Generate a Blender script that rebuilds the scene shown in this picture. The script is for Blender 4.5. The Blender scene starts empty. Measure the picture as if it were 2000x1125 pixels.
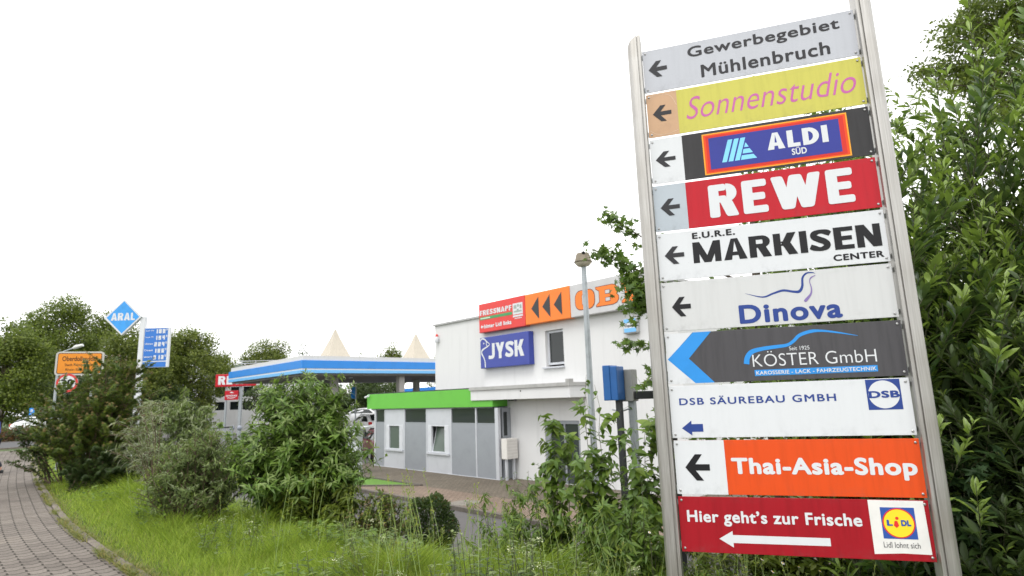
import bpy, math, random
import numpy as np
from mathutils import Vector, Matrix
from mathutils.geometry import tessellate_polygon

S = bpy.context.scene
COL = S.collection
rnd = random.Random(7)
rng = np.random.default_rng(11)

# ------------------------------------------------------------------ camera
F_PX, PITCH, ROLL, CAM_Z = 1161.79, math.radians(10.51), math.radians(1.903), 1.6
_c, _s, _cr, _sr = math.cos(PITCH), math.sin(PITCH), math.cos(ROLL), math.sin(ROLL)
_right = np.array([1.0, 0, 0]); _up = np.array([0, -_s, _c]); _back = np.array([0, -_c, -_s])
CAM = np.stack([_right * _cr - _up * _sr, _up * _cr + _right * _sr, _back], 1)
cd = bpy.data.cameras.new('camera')
cam = bpy.data.objects.new('camera', cd); COL.objects.link(cam)
M4 = Matrix.Identity(4)
for i in range(3):
    for j in range(3):
        M4[i][j] = CAM[i, j]
M4[2][3] = CAM_Z
cam.matrix_world = M4
cd.sensor_width = 36; cd.lens = F_PX * 36 / 2000
cd.clip_start = 0.05; cd.clip_end = 2000
cd.dof.use_dof = True; cd.dof.focus_distance = 4.1; cd.dof.aperture_fstop = 3.2
S.camera = cam

# ------------------------------------------------------------------ sky, sun, exposure (overcast)
SUN_EL, SUN_AZ = math.radians(58), math.radians(205)     # azimuth clockwise from +Y
w = bpy.data.worlds.new('World'); S.world = w; w.use_nodes = True
nt = w.node_tree; bg = nt.nodes['Background']
sky = nt.nodes.new('ShaderNodeTexSky'); sky.sky_type = 'NISHITA'; sky.sun_disc = False
sky.sun_elevation = SUN_EL; sky.sun_rotation = SUN_AZ
sky.air_density = 1.0; sky.dust_density = 2.0; sky.ozone_density = 1.0
hs = nt.nodes.new('ShaderNodeHueSaturation'); hs.inputs['Saturation'].default_value = 0.10
nt.links.new(sky.outputs[0], hs.inputs['Color'])
cl = nt.nodes.new('ShaderNodeTexNoise'); cl.inputs['Scale'].default_value = 1.6; cl.inputs['Detail'].default_value = 5
tcw = nt.nodes.new('ShaderNodeTexCoord'); nt.links.new(tcw.outputs['Generated'], cl.inputs['Vector'])
cr_ = nt.nodes.new('ShaderNodeValToRGB'); nt.links.new(cl.outputs[0], cr_.inputs[0])
cr_.color_ramp.elements[0].position = .3; cr_.color_ramp.elements[0].color = (9.2, 9.25, 9.4, 1)
cr_.color_ramp.elements[1].position = .7; cr_.color_ramp.elements[1].color = (10.6, 10.5, 10.4, 1)
mw_ = nt.nodes.new('ShaderNodeMix'); mw_.data_type = 'RGBA'; mw_.inputs[0].default_value = .85      # closed cloud deck over the clear sky
nt.links.new(hs.outputs[0], mw_.inputs[6]); nt.links.new(cr_.outputs[0], mw_.inputs[7])
nt.links.new(mw_.outputs[2], bg.inputs[0]); bg.inputs[1].default_value = 0.13
sd = bpy.data.lights.new('sun', 'SUN'); sd.energy = 1.0; sd.angle = math.radians(25); sd.color = (1, .97, .92)
so = bpy.data.objects.new('sun', sd); COL.objects.link(so)
so.rotation_euler = Vector((math.sin(SUN_AZ) * math.cos(SUN_EL), math.cos(SUN_AZ) * math.cos(SUN_EL), math.sin(SUN_EL))).to_track_quat('Z', 'Y').to_euler()
S.view_settings.view_transform = 'Standard'; S.view_settings.look = 'None'
S.view_settings.exposure = 0.68; S.view_settings.gamma = 1.0
S.view_settings.use_curve_mapping = False
S.cycles.max_bounces = 8; S.cycles.transparent_max_bounces = 8
S.cycles.use_denoising = True

# ------------------------------------------------------------------ survey helpers (measured sight lines -> real positions)
EYE = np.array([0, 0, CAM_Z])
def ray(px, py):
    return CAM @ np.array([(px - 1000) / F_PX, -(py - 562.5) / F_PX, -1.0])
def at(px, py, Y):
    d = ray(px, py); return EYE + d * (Y / d[1])
def gz(px, py, z=0.0):
    d = ray(px, py); return EYE + d * ((z - CAM_Z) / d[2])

# ------------------------------------------------------------------ materials
def new_mat(name):
    m = bpy.data.materials.new(name); m.use_nodes = True
    return m, m.node_tree, m.node_tree.nodes['Principled BSDF']
def N(t, kind, **kw):
    n = t.nodes.new(kind)
    for k, v in kw.items():
        if k in n.inputs: n.inputs[k].default_value = v
        else: setattr(n, k, v)
    return n
def mixc(t, fac, a, b, mode='MIX'):
    n = t.nodes.new('ShaderNodeMix'); n.data_type = 'RGBA'; n.blend_type = mode
    for sock, v in ((n.inputs[0], fac), (n.inputs[6], a), (n.inputs[7], b)):
        if hasattr(v, 'is_linked') or hasattr(v, 'links'): t.links.new(v, sock)
        elif isinstance(v, (int, float)): sock.default_value = v
        else: sock.default_value = (*v, 1)
    return n.outputs[2]
def ramp(t, fac, stops):
    n = t.nodes.new('ShaderNodeValToRGB'); t.links.new(fac, n.inputs[0])
    e = n.color_ramp.elements
    while len(e) < len(stops): e.new(0.5)
    for i, (p, c) in enumerate(stops):
        e[i].position = p; e[i].color = (*c, 1) if not isinstance(c, (int, float)) else (c, c, c, 1)
    return n.outputs[0]
MATS = {}
def paint(name, col, rough=.5, metal=0., var=.08, scale=3., streak=False, bump=0., spec=.5, coat=0.):
    if name in MATS: return MATS[name]
    m, t, p = new_mat(name)
    tc = N(t, 'ShaderNodeTexCoord')
    src = tc.outputs['Object']
    mp = N(t, 'ShaderNodeMapping'); t.links.new(src, mp.inputs[0])
    mp.inputs['Scale'].default_value = (8, 8, .7) if streak else (1, 1, 1)
    n1 = N(t, 'ShaderNodeTexNoise', Scale=scale, Detail=6.0, Roughness=.65); t.links.new(mp.outputs[0], n1.inputs['Vector'])
    dark = tuple(c * (1 - 2.2 * var) for c in col); lite = tuple(min(1, c * (1 + .6 * var)) for c in col)
    cc_ = ramp(t, n1.outputs[0], [(.25, dark), (.5, col), (.8, lite)])
    if 'sheet' in name:     # grime and algae along the lower and upper edge of a panel
        sz_ = N(t, 'ShaderNodeSeparateXYZ'); t.links.new(src, sz_.inputs[0])
        n3 = N(t, 'ShaderNodeTexNoise', Scale=14., Detail=8., Roughness=.75); t.links.new(src, n3.inputs['Vector'])
        ed = ramp(t, sz_.outputs[2], [(0., 1.), (.05, .25), (.11, 0.), (.26, 0.), (.299, .6)])
        mk = mixc(t, 1., ed, ramp(t, n3.outputs[0], [(.48, 0.), (.72, .5)]), 'MULTIPLY')
        sp_ = N(t, 'ShaderNodeTexNoise', Scale=55., Detail=2.); t.links.new(src, sp_.inputs['Vector'])
        cc_ = mixc(t, mk, cc_, tuple(c * .45 + .05 for c in col)); cc_ = mixc(t, ramp(t, sp_.outputs[0], [(.72, 0.), (.78, .15)]), cc_, tuple(c * .6 for c in col))
    if 'plaster' in name:   # faint rain streaks
        mp3 = N(t, 'ShaderNodeMapping'); t.links.new(src, mp3.inputs[0]); mp3.inputs['Scale'].default_value = (2.2, 2.2, .16)
        n3 = N(t, 'ShaderNodeTexNoise', Scale=1.6, Detail=8., Roughness=.7); t.links.new(mp3.outputs[0], n3.inputs['Vector'])
        cc_ = mixc(t, ramp(t, n3.outputs[0], [(.52, 0.), (.75, .55)]), cc_, tuple(c * .80 for c in col))
    t.links.new(cc_, p.inputs['Base Color'])
    p.inputs['Roughness'].default_value = rough; p.inputs['Metallic'].default_value = metal
    p.inputs['Specular IOR Level'].default_value = .25 if 'sheet' in name or 'vinyl' in name else spec
    if coat: p.inputs['Coat Weight'].default_value = coat
    if bump:
        n2 = N(t, 'ShaderNodeTexNoise', Scale=scale * 18, Detail=4.0); t.links.new(src, n2.inputs['Vector'])
        b = N(t, 'ShaderNodeBump', Strength=bump, Distance=.01); t.links.new(n2.outputs[0], b.inputs['Height'])
        t.links.new(b.outputs[0], p.inputs['Normal'])
    MATS[name] = m; return m
def leaf_mat(name, c1, c2, c3, young=None, trans=.36, rough=.45, spec=.35):
    m, t, p = new_mat(name)
    g = N(t, 'ShaderNodeNewGeometry')
    col = ramp(t, g.outputs['Random Per Island'], [(0., c1), (.55, c2), (1., c3)])
    if young:
        a = N(t, 'ShaderNodeAttribute', attribute_name='young')
        col = mixc(t, a.outputs['Fac'], col, young)
    # underside of a leaf is paler
    col = mixc(t, g.outputs['Backfacing'], col, mixc(t, .35, col, (.16, .2, .12)))
    t.links.new(col, p.inputs['Base Color'])
    p.inputs['Roughness'].default_value = rough; p.inputs['Specular IOR Level'].default_value = spec
    tr = N(t, 'ShaderNodeBsdfTranslucent')
    t.links.new(mixc(t, 1., col, (1.15, 1.25, .55), 'MULTIPLY'), tr.inputs[0])
    mx = N(t, 'ShaderNodeMixShader'); mx.inputs[0].default_value = trans
    t.links.new(p.outputs[0], mx.inputs[1]); t.links.new(tr.outputs[0], mx.inputs[2])
    out = [n for n in t.nodes if n.type == 'OUTPUT_MATERIAL'][0]
    t.links.new(mx.outputs[0], out.inputs[0])
    MATS[name] = m; return m
def glass_mat(name, col=(.015, .02, .02), rough=.04):
    m, t, p = new_mat(name)
    p.inputs['Base Color'].default_value = (*col, 1); p.inputs['Roughness'].default_value = rough
    p.inputs['Specular IOR Level'].default_value = .5
    MATS[name] = m; return m

def steel_mat():
    m, t, p = new_mat('brushed_steel')
    tc = N(t, 'ShaderNodeTexCoord'); mp = N(t, 'ShaderNodeMapping'); t.links.new(tc.outputs['Object'], mp.inputs[0])
    mp.inputs['Scale'].default_value = (60, 60, 1.2)
    n = N(t, 'ShaderNodeTexNoise', Scale=3., Detail=5.); t.links.new(mp.outputs[0], n.inputs['Vector'])
    n2 = N(t, 'ShaderNodeTexNoise', Scale=2.5, Detail=4.); t.links.new(tc.outputs['Object'], n2.inputs['Vector'])
    c = ramp(t, n.outputs[0], [(.3, (.33, .32, .30)), (.7, (.48, .47, .45))])
    c = mixc(t, ramp(t, n2.outputs[0], [(.45, 0.), (.75, .5)]), c, (.26, .235, .20))
    t.links.new(c, p.inputs['Base Color'])
    p.inputs['Metallic'].default_value = .85
    t.links.new(ramp(t, n.outputs[0], [(.3, .38), (.7, .52)]), p.inputs['Roughness'])
    MATS['steel'] = m; return m
STEEL = steel_mat()
WHITE = paint('white_sign_sheet', (.635, .655, .68), .35, var=.015, streak=True)
SILVER = paint('silver_sign_sheet', (.47, .485, .53), .35, var=.025, streak=True)
BLACKINK = paint('black_vinyl', (.012, .012, .014), .4, var=.05)
INK = paint('charcoal_vinyl', (.03, .03, .034), .4, var=.05)
GALV = paint('galvanised_metal', (.36, .39, .41), .45, .5, .12, 9)
DARKMETAL = paint('dark_metal', (.035, .037, .04), .5, .3, .1, 8)
BOLT = paint('bolt_metal', (.4, .4, .4), .35, .9, .05)
PLASTER = paint('white_plaster', (.65, .655, .66), .8, var=.02, scale=.5, bump=.12)
ALU = paint('light_aluminium', (.53, .55, .59), .4, .15, .05, 2)
GREYPANEL = paint('grey_panel', (.28, .30, .33), .4, .1, .05, 2)
CONC = paint('concrete', (.33, .32, .31), .8, var=.15, scale=5, bump=.2)
GREEN = paint('green_fascia', (.115, .44, .04), .45, var=.05, scale=1.5)
BLUE = paint('petrol_blue', (.015, .22, .66), .35, var=.05, scale=1.2)
LBLUE = paint('light_blue', (.16, .45, .80), .35, var=.04)
CREAM = paint('cream_membrane', (.45, .41, .34), .7, var=.08, scale=1.5, streak=True)
GLASS = glass_mat('dark_glass')
GLASS2 = glass_mat('frosted_glass', (.09, .12, .10), .25)
RED = paint('red_sheet', (.46, .009, .020), .35, var=.06, streak=True)
BARK = paint('bark', (.10, .075, .055), .9, var=.25, scale=9, bump=.6)
TWIG = paint('green_stem', (.085, .09, .045), .7, var=.2, scale=12)
TWIGB = paint('brown_stem', (.11, .075, .05), .8, var=.2, scale=12)

# ------------------------------------------------------------------ mesh building
class MB:
    def __init__(s): s.v = []; s.f = []; s.m = []
    def add(s, V, Fc, mi=0):
        o = len(s.v); s.v += [tuple(float(a) for a in p) for p in V]
        s.f += [tuple(int(i) + o for i in f) for f in Fc]; s.m += [mi] * len(Fc); return s
    def box(s, x0, x1, y0, y1, z0, z1, mi=0, bev=0.):
        x0, x1 = min(x0, x1), max(x0, x1); y0, y1 = min(y0, y1), max(y0, y1); z0, z1 = min(z0, z1), max(z0, z1)
        V = [(x0, y0, z0), (x1, y0, z0), (x1, y1, z0), (x0, y1, z0), (x0, y0, z1), (x1, y0, z1), (x1, y1, z1), (x0, y1, z1)]
        return s.add(V, [(0, 3, 2, 1), (4, 5, 6, 7), (0, 1, 5, 4), (1, 2, 6, 5), (2, 3, 7, 6), (3, 0, 4, 7)], mi)
    def tube(s, pts, rad, seg=8, mi=0, cap=True):
        P = [np.array(p, float) for p in pts]
        R = rad if hasattr(rad, '__len__') else [rad] * len(P)
        V = []; prev = None
        for i, p in enumerate(P):
            t = P[min(i + 1, len(P) - 1)] - P[max(i - 1, 0)]; t = t / (np.linalg.norm(t) + 1e-12)
            if prev is None:
                a = np.array([0, 0, 1.]) if abs(t[2]) < .9 else np.array([1., 0, 0])
            else: a = prev
            u = a - t * (a @ t); u /= np.linalg.norm(u) + 1e-12; prev = u; q = np.cross(t, u)
            for k in range(seg):
                an = 2 * math.pi * k / seg; V.append(p + (u * math.cos(an) + q * math.sin(an)) * R[i])
        Fc = []
        for i in range(len(P) - 1):
            for k in range(seg):
                a, b = i * seg + k, i * seg + (k + 1) % seg
                Fc.append((a, b, b + seg, a + seg))
        if cap: Fc += [tuple(range(seg))[::-1], tuple((len(P) - 1) * seg + k for k in range(seg))]
        return s.add(V, Fc, mi)
    def lathe(s, prof, c=(0, 0, 0), seg=20, mi=0, sx=1., sy=1.):
        V = []; n = len(prof)
        for r, z in prof:
            for k in range(seg):
                a = 2 * math.pi * k / seg; V.append((c[0] + r * sx * math.cos(a), c[1] + r * sy * math.sin(a), c[2] + z))
        Fc = []
        for i in range(n - 1):
            for k in range(seg):
                a, b = i * seg + k, i * seg + (k + 1) % seg; Fc.append((a, b, b + seg, a + seg))
        Fc += [tuple(range(seg))[::-1], tuple((n - 1) * seg + k for k in range(seg))]
        return s.add(V, Fc, mi)
    def prism(s, poly, y0, y1, mi=0):
        """polygon in local x,z extruded along y"""
        n = len(poly); V = [(x, y0, z) for x, z in poly] + [(x, y1, z) for x, z in poly]
        tri = tessellate_polygon([[Vector((x, z, 0)) for x, z in poly]])
        Fc = [tuple(t) for t in tri] + [tuple(i + n for i in t[::-1]) for t in tri]
        Fc += [(i, (i + 1) % n, (i + 1) % n + n, i + n) for i in range(n)]
        return s.add(V, Fc, mi)
    def flat(s, poly, y, mi=0):
        """flat polygon in x,z facing -y"""
        tri = tessellate_polygon([[Vector((x, z, 0)) for x, z in poly]])
        V = [(x, y, z) for x, z in poly]; out = []
        for a, b, c in tri:
            ar = (poly[b][0] - poly[a][0]) * (poly[c][1] - poly[a][1]) - (poly[c][0] - poly[a][0]) * (poly[b][1] - poly[a][1])
            out.append((a, b, c) if ar > 0 else (a, c, b))
        return s.add(V, out, mi)
    def rect(s, x0, x1, z0, z1, y, mi=0): return s.flat([(x0, z0), (x1, z0), (x1, z1), (x0, z1)], y, mi)
    def disc(s, cx, cz, r, y, mi=0, seg=36, rz=None):
        return s.flat([(cx + r * math.cos(2 * math.pi * k / seg), cz + (rz or r) * math.sin(2 * math.pi * k / seg)) for k in range(seg)], y, mi)
    def ribbon(s, pts, wid, y, mi=0):
        """stroke of varying width in x,z"""
        P = smooth_pts(pts, wid); L = []; R_ = []
        for i, (x, z, ww) in enumerate(P):
            a = P[max(i - 1, 0)]; b = P[min(i + 1, len(P) - 1)]
            dx, dz = b[0] - a[0], b[1] - a[1]; l = math.hypot(dx, dz) or 1
            L.append((x - dz / l * ww / 2, y, z + dx / l * ww / 2)); R_.append((x + dz / l * ww / 2, y, z - dx / l * ww / 2))
        n = len(P)
        return s.add(L + R_, [(i + n, i + 1 + n, i + 1, i) for i in range(n - 1)], mi)
    def build(s, name, mats, parent=None, smooth=False, bevel=0., label=None):
        me = bpy.data.meshes.new(name); me.from_pydata(s.v, [], s.f)
        for m in (mats if isinstance(mats, (list, tuple)) else [mats]): me.materials.append(m)
        if any(s.m): me.polygons.foreach_set('material_index', s.m)
        if smooth: me.polygons.foreach_set('use_smooth', [True] * len(s.f))
        me.update()
        o = bpy.data.objects.new(name, me); COL.objects.link(o)
        if parent: o.parent = parent
        if bevel:
            b = o.modifiers.new('bevel', 'BEVEL'); b.width = bevel; b.segments = 2; b.limit_method = 'ANGLE'
        if smooth and not bevel:
            try: me.set_sharp_from_angle(angle=math.radians(40))
            except Exception: pass
        if label: o['label'] = label
        return o
def smooth_pts(pts, wid):
    """Catmull-Rom through the points, widths interpolated"""
    if not hasattr(wid, '__len__'): wid = [wid] * len(pts)
    P = [np.array([x, z, w_]) for (x, z), w_ in zip(pts, wid)]
    P = [2 * P[0] - P[1]] + P + [2 * P[-1] - P[-2]]; out = []
    for i in range(1, len(P) - 2):
        for k in range(6):
            t = k / 6; a, b, c, d = P[i - 1:i + 3]
            out.append(.5 * (2 * b + (c - a) * t + (2 * a - 5 * b + 4 * c - d) * t * t + (3 * b - a - 3 * c + d) * t ** 3))
    out.append(P[-2]); return [(p[0], p[1], max(p[2], .0005)) for p in out]

def text_geo(s, off=0., shear=0., space=1.):
    cu = bpy.data.curves.new('t', 'FONT'); cu.body = s; cu.offset = off; cu.shear = shear; cu.space_character = space
    cu.resolution_u = 5; cu.fill_mode = 'FRONT'
    o = bpy.data.objects.new('t', cu); COL.objects.link(o)
    bpy.context.view_layer.update()
    dg = bpy.context.evaluated_depsgraph_get(); ev = o.evaluated_get(dg); me = ev.to_mesh()
    V = np.array([v.co[:2] for v in me.vertices]); Fc = [tuple(p.vertices) for p in me.polygons]
    up = all(p.normal.z > 0 for p in me.polygons)
    ev.to_mesh_clear(); bpy.data.objects.remove(o); bpy.data.curves.remove(cu)
    return V, Fc, up
def text(mb, s, x0, x1, z0, z1, y, off=0., shear=0., space=1., mi=0):
    """lettering fitted to the box x0..x1, z0..z1 on the plane y, facing -y; off thickens the strokes"""
    V, Fc, up = text_geo(s, min(off, 0.), shear, space + max(off, 0) * .9)
    off = max(off, 0.); a, b = V.min(0), V.max(0)
    sx = (x1 - x0) / (b[0] - a[0] + 2 * off); sz = (z1 - z0) / (b[1] - a[1] + 2 * off)
    n = 10 if off > 0 else 1
    for k in range(n):
        ox, oz = (off * math.cos(2 * math.pi * k / n), off * math.sin(2 * math.pi * k / n)) if off > 0 else (0, 0)
        X = x0 + (V[:, 0] - a[0] + off + ox) * sx; Z = z0 + (V[:, 1] - a[1] + off + oz) * sz
        P = [(x, y - k * .00007, z) for x, z in zip(X, Z)]; out = []
        for f in Fc:
            ar = sum(P[f[i]][0] * P[f[(i + 1) % len(f)]][2] - P[f[(i + 1) % len(f)]][0] * P[f[i]][2] for i in range(len(f)))
            out.append(f if ar > 0 else f[::-1])
        mb.add(P, out, mi)
    return mb
def unit_(v): return v / (np.linalg.norm(v) + 1e-9)
def block(mb, s, x0, x1, z0, z1, y, t=.28, h=None, gap=.13, mi=0, rd=0.):
    """heavy grotesque capitals drawn from bars, bowls and diagonals; t, h = stroke widths as a share of the cap height"""
    h = h or t * .82; H_ = z1 - z0
    WID = {'I': t, 'M': 1.02 + t * .3, 'W': 1.24 + t * .3, 'J': .62, 'E': .68, 'F': .64, 'L': .64, '.': t * .8, ' ': .35, 'K': .86, 'N': .84, 'S': .76, 'A': .90, 'R': .82, 'D': .82, 'Y': .84, 'P': .76}
    tot = sum(WID.get(c, .8) for c in s) + gap * (len(s) - 1); kx = (x1 - x0) / tot; cur = 0.; lay = [0]
    def T(p): return (x0 + (cur + p[0]) * kx, z0 + p[1] * H_)
    def poly(P):
        if rd:      # soft corners
            Q = []; n = len(P)
            for i in range(n):
                a, b_, c_ = (np.array(P[k % n], float) for k in (i - 1, i, i + 1)); r1 = min(rd, np.linalg.norm(a - b_) * .45); r2 = min(rd, np.linalg.norm(c_ - b_) * .45)
                p_, q_ = b_ + unit_(a - b_) * r1, b_ + unit_(c_ - b_) * r2
                for f in (0, .25, .5, .75, 1): Q.append(tuple((1 - f) ** 2 * p_ + 2 * f * (1 - f) * b_ + f * f * q_))
            P = Q
        mb.flat([T(p) for p in P], y - lay[0] * .00006, mi); lay[0] += 1
    def bar(a, b, c, d): poly([(a, c), (b, c), (b, d), (a, d)])
    def dg(xa, za, xb, zb_, tt): poly([(xa, za), (xa + tt, za), (xb + tt, zb_), (xb, zb_)])
    def bowl(xa, xb, za, zb_, tt, hh):
        """right half of a rounded ring between heights za and zb_"""
        r = (zb_ - za) / 2; c = (za + zb_) / 2; xr = min(xb - xa, r * 1.05); xc = xb - xr
        poly([(xa, zb_ - hh), (xc, zb_ - hh), (xc, zb_), (xa, zb_)]); poly([(xa, za), (xc, za), (xc, za + hh), (xa, za + hh)])
        O = [(xc + xr * math.cos(a_), c + r * math.sin(a_)) for a_ in np.linspace(-math.pi / 2, math.pi / 2, 15)]
        I_ = [(xc + max(xr - tt, .01) * math.cos(a_), c + max(r - hh, .01) * math.sin(a_)) for a_ in np.linspace(-math.pi / 2, math.pi / 2, 15)]
        for i in range(14): mb.flat([T(O[i]), T(O[i + 1]), T(I_[i + 1]), T(I_[i])], y - lay[0] * .00006, mi)
        lay[0] += 1
    for c in s:
        w_ = WID.get(c, .8); d_ = t * 1.12
        if c == 'I': bar(0, t, 0, 1)
        elif c == '.': bar(0, w_, 0, t * .75)
        elif c in 'EFL':
            bar(0, t, 0, 1)
            if c != 'L': bar(0, w_, 1 - h, 1); bar(0, w_ * .92, .5 - h / 2, .5 + h / 2)
            if c != 'F': bar(0, w_, 0, h)
        elif c == 'A':
            m = w_ / 2; poly([(0, 0), (d_, 0), (m, .86), (m + d_ * .42, 1), (m - d_ * .42, 1)]); poly([(w_ - d_, 0), (w_, 0), (m + d_ * .42, 1), (m - d_ * .42, 1), (m, .86)]); bar(.2, w_ - .2, .2, .2 + h * .9)
        elif c == 'K': bar(0, t, 0, 1); dg(t * .9, .42, w_ - d_ * 1.08, 1, d_ * 1.05); dg(w_ - d_ * 1.1, 0, t * .95, .62, d_ * 1.1)
        elif c == 'M':
            bar(0, t * .92, 0, 1); bar(w_ - t * .92, w_, 0, 1); m = w_ / 2; dg(m - d_ * .42, 0, 0 + t * .0, 1, d_ * .92); dg(m - d_ * .42, 0, w_ - d_ * .92, 1, d_ * .92)
        elif c == 'N': bar(0, t * .95, 0, 1); bar(w_ - t * .95, w_, 0, 1); dg(w_ - d_, 0, 0, 1, d_)
        elif c == 'W':
            q = (w_ - d_) / 4; dg(q, 0, 0, 1, d_); dg(q, 0, 2 * q, 1, d_); dg(3 * q, 0, 2 * q, 1, d_); dg(3 * q, 0, 4 * q, 1, d_)
        elif c == 'Y': m = w_ / 2; bar(m - t / 2, m + t / 2, 0, .46); dg(m - t / 2, .40, 0, 1, d_); dg(m - t / 2, .40, w_ - d_, 1, d_)
        elif c == 'D': bar(0, t, 0, 1); bowl(t * .5, w_, 0, 1, t, h)
        elif c in 'RPB':
            bar(0, t, 0, 1); bowl(t * .5, w_ * (.97 if c != 'B' else .92), .44 if c != 'B' else .46, 1, t, h * .95)
            if c == 'R': dg(w_ - d_ * 1.05, 0, w_ * .36, .5, d_ * 1.05)
            if c == 'B': bowl(t * .5, w_, 0, .46 + h * .95, t, h * .95)
        elif c == 'J': bar(w_ - t, w_, .28, 1); P = [T((w_ - t / 2, .34)), T((w_ - t * .62, .18)), T((w_ * .48, .115)), T((.0, .13))]; mb.ribbon(P, [t * kx, t * kx * .95, h * H_ * .95, h * H_], y - lay[0] * .00006, mi); lay[0] += 1
        elif c == 'S':
            P = [(w_ - .02, .76), (w_ * .82, .84), (w_ * .52, 1 - h * .55), (w_ * .24, .82), (w_ * .2, .68), (w_ * .42, .55), (w_ * .66, .44), (w_ * .80, .30), (w_ * .72, .17), (w_ * .46, h * .55), (w_ * .18, .17), (.0, .25)]
            th = [t * .85, t * .95, h * .98, t * .95, t * 1., t * 1.05, t * 1.05, t * 1., t * .95, h * .98, t * .95, t * .85]
            mb.ribbon([T(p) for p in P], [a * H_ * .95 for a in th], y - lay[0] * .00006, mi); lay[0] += 1
        cur += w_ + gap
    return mb

def thing(name, label, cat, loc=(0, 0, 0), rz=0., group=None):
    o = bpy.data.objects.new(name, None); COL.objects.link(o); o.empty_display_size = .2
    o.location = loc; o.rotation_euler = (0, 0, rz); o['label'] = label; o['category'] = cat
    if group: o['group'] = group
    return o
def struct(o, kind='structure'):
    o['kind'] = kind; return o
def copy_tree(o, parent=None, loc=None, rz=None, label=None):
    c = o.copy(); COL.objects.link(c)
    if parent: c.parent = parent
    if loc is not None: c.location = loc
    if rz is not None: c.rotation_euler = (0, 0, rz)
    if label: c['label'] = label
    for ch in list(o.children): copy_tree(ch, c)
    return c

# ------------------------------------------------------------------ terrain
KERB = [(6.5, -2.6), (4.6, -1.0), (2.6, .6), (.7, 2.2), (-1.6, 4.2), (-3.67, 6.25), (-4.85, 7.41), (-6.68, 9.32), (-9.18, 12.18), (-12.54, 16.17), (-18.91, 24.06), (-22.3, 28.3)]
def curve_pts(P, n=8):
    P = [np.array(p, float) for p in P]; Q = [2 * P[0] - P[1]] + P + [2 * P[-1] - P[-2]]; out = []
    for i in range(1, len(Q) - 2):
        for k in range(n):
            t = k / n; a, b, c, d = Q[i - 1:i + 3]
            out.append(.5 * (2 * b + (c - a) * t + (2 * a - 5 * b + 4 * c - d) * t * t + (3 * b - a - 3 * c + d) * t ** 3))
    out.append(Q[-2]); return np.array(out)
KC = curve_pts(KERB)
KEXT = np.vstack([KC[0] + (KC[0] - KC[8]) / np.linalg.norm(KC[0] - KC[8]) * 60, KC, KC[-1] + (KC[-1] - KC[-9]) / np.linalg.norm(KC[-1] - KC[-9]) * 200])
def kerb_dist(x, y):
    """signed distance to the kerb, positive on the verge side"""
    x = np.asarray(x, float); y = np.asarray(y, float); best = np.full(x.shape, 1e9); sg = np.ones(x.shape)
    for a, b in zip(KEXT[:-1], KEXT[1:]):
        d = b - a; L2 = d @ d
        t = np.clip(((x - a[0]) * d[0] + (y - a[1]) * d[1]) / L2, 0, 1)
        ex, ey = x - a[0] - t * d[0], y - a[1] - t * d[1]; dd = np.hypot(ex, ey)
        s_ = np.sign(d[1] * ex - d[0] * ey)
        m = dd < best; best = np.where(m, dd, best); sg = np.where(m, s_, sg)
    return best * sg
def sstep(a, b, x):
    t = np.clip((x - a) / (b - a), 0, 1); return t * t * (3 - 2 * t)
SITE = -1.1
def zg(x, y):
    d = kerb_dist(x, y)
    return SITE * sstep(1.4, 4.3, d) + .05 * np.sin(np.asarray(x) * 1.7 + np.asarray(y) * .6) * sstep(.3, 1.2, d) * (1 - sstep(3, 4.3, d))

def ground_mat():
    m, t, p = new_mat('turf_soil')
    tc = N(t, 'ShaderNodeTexCoord'); n = N(t, 'ShaderNodeTexNoise', Scale=1.3, Detail=9., Roughness=.7); t.links.new(tc.outputs['Object'], n.inputs['Vector'])
    n2 = N(t, 'ShaderNodeTexNoise', Scale=40., Detail=4.); t.links.new(tc.outputs['Object'], n2.inputs['Vector'])
    c = ramp(t, n.outputs[0], [(.3, (.035, .05, .015)), (.5, (.06, .10, .02)), (.7, (.09, .13, .03))])
    c = mixc(t, ramp(t, n2.outputs[0], [(.45, 0.), (.7, .6)]), c, (.03, .035, .012))
    t.links.new(c, p.inputs['Base Color']); p.inputs['Roughness'].default_value = .95
    b = N(t, 'ShaderNodeBump', Strength=.8, Distance=.04); t.links.new(n2.outputs[0], b.inputs['Height']); t.links.new(b.outputs[0], p.inputs['Normal'])
    return m
GROUND = ground_mat()
xs = np.concatenate([[-900, -500, -250, -120, -70], np.arange(-45, 25.01, .7), [35, 60, 120, 250, 500, 900]])
ys = np.concatenate([[-600, -200, -60, -20], np.arange(-8, 50.01, .7), [60, 80, 120, 250, 500, 1200]])
X, Y = np.meshgrid(xs, ys); Z = zg(X, Y)
Z = np.where(kerb_dist(X, Y) < .9, Z - .02, Z)
g = MB(); nx = len(xs)
g.add(np.stack([X, Y, Z], -1).reshape(-1, 3), [(j * nx + i, j * nx + i + 1, (j + 1) * nx + i + 1, (j + 1) * nx + i) for j in range(len(ys) - 1) for i in range(nx - 1)])
struct(g.build('ground', GROUND, smooth=True))

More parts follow.
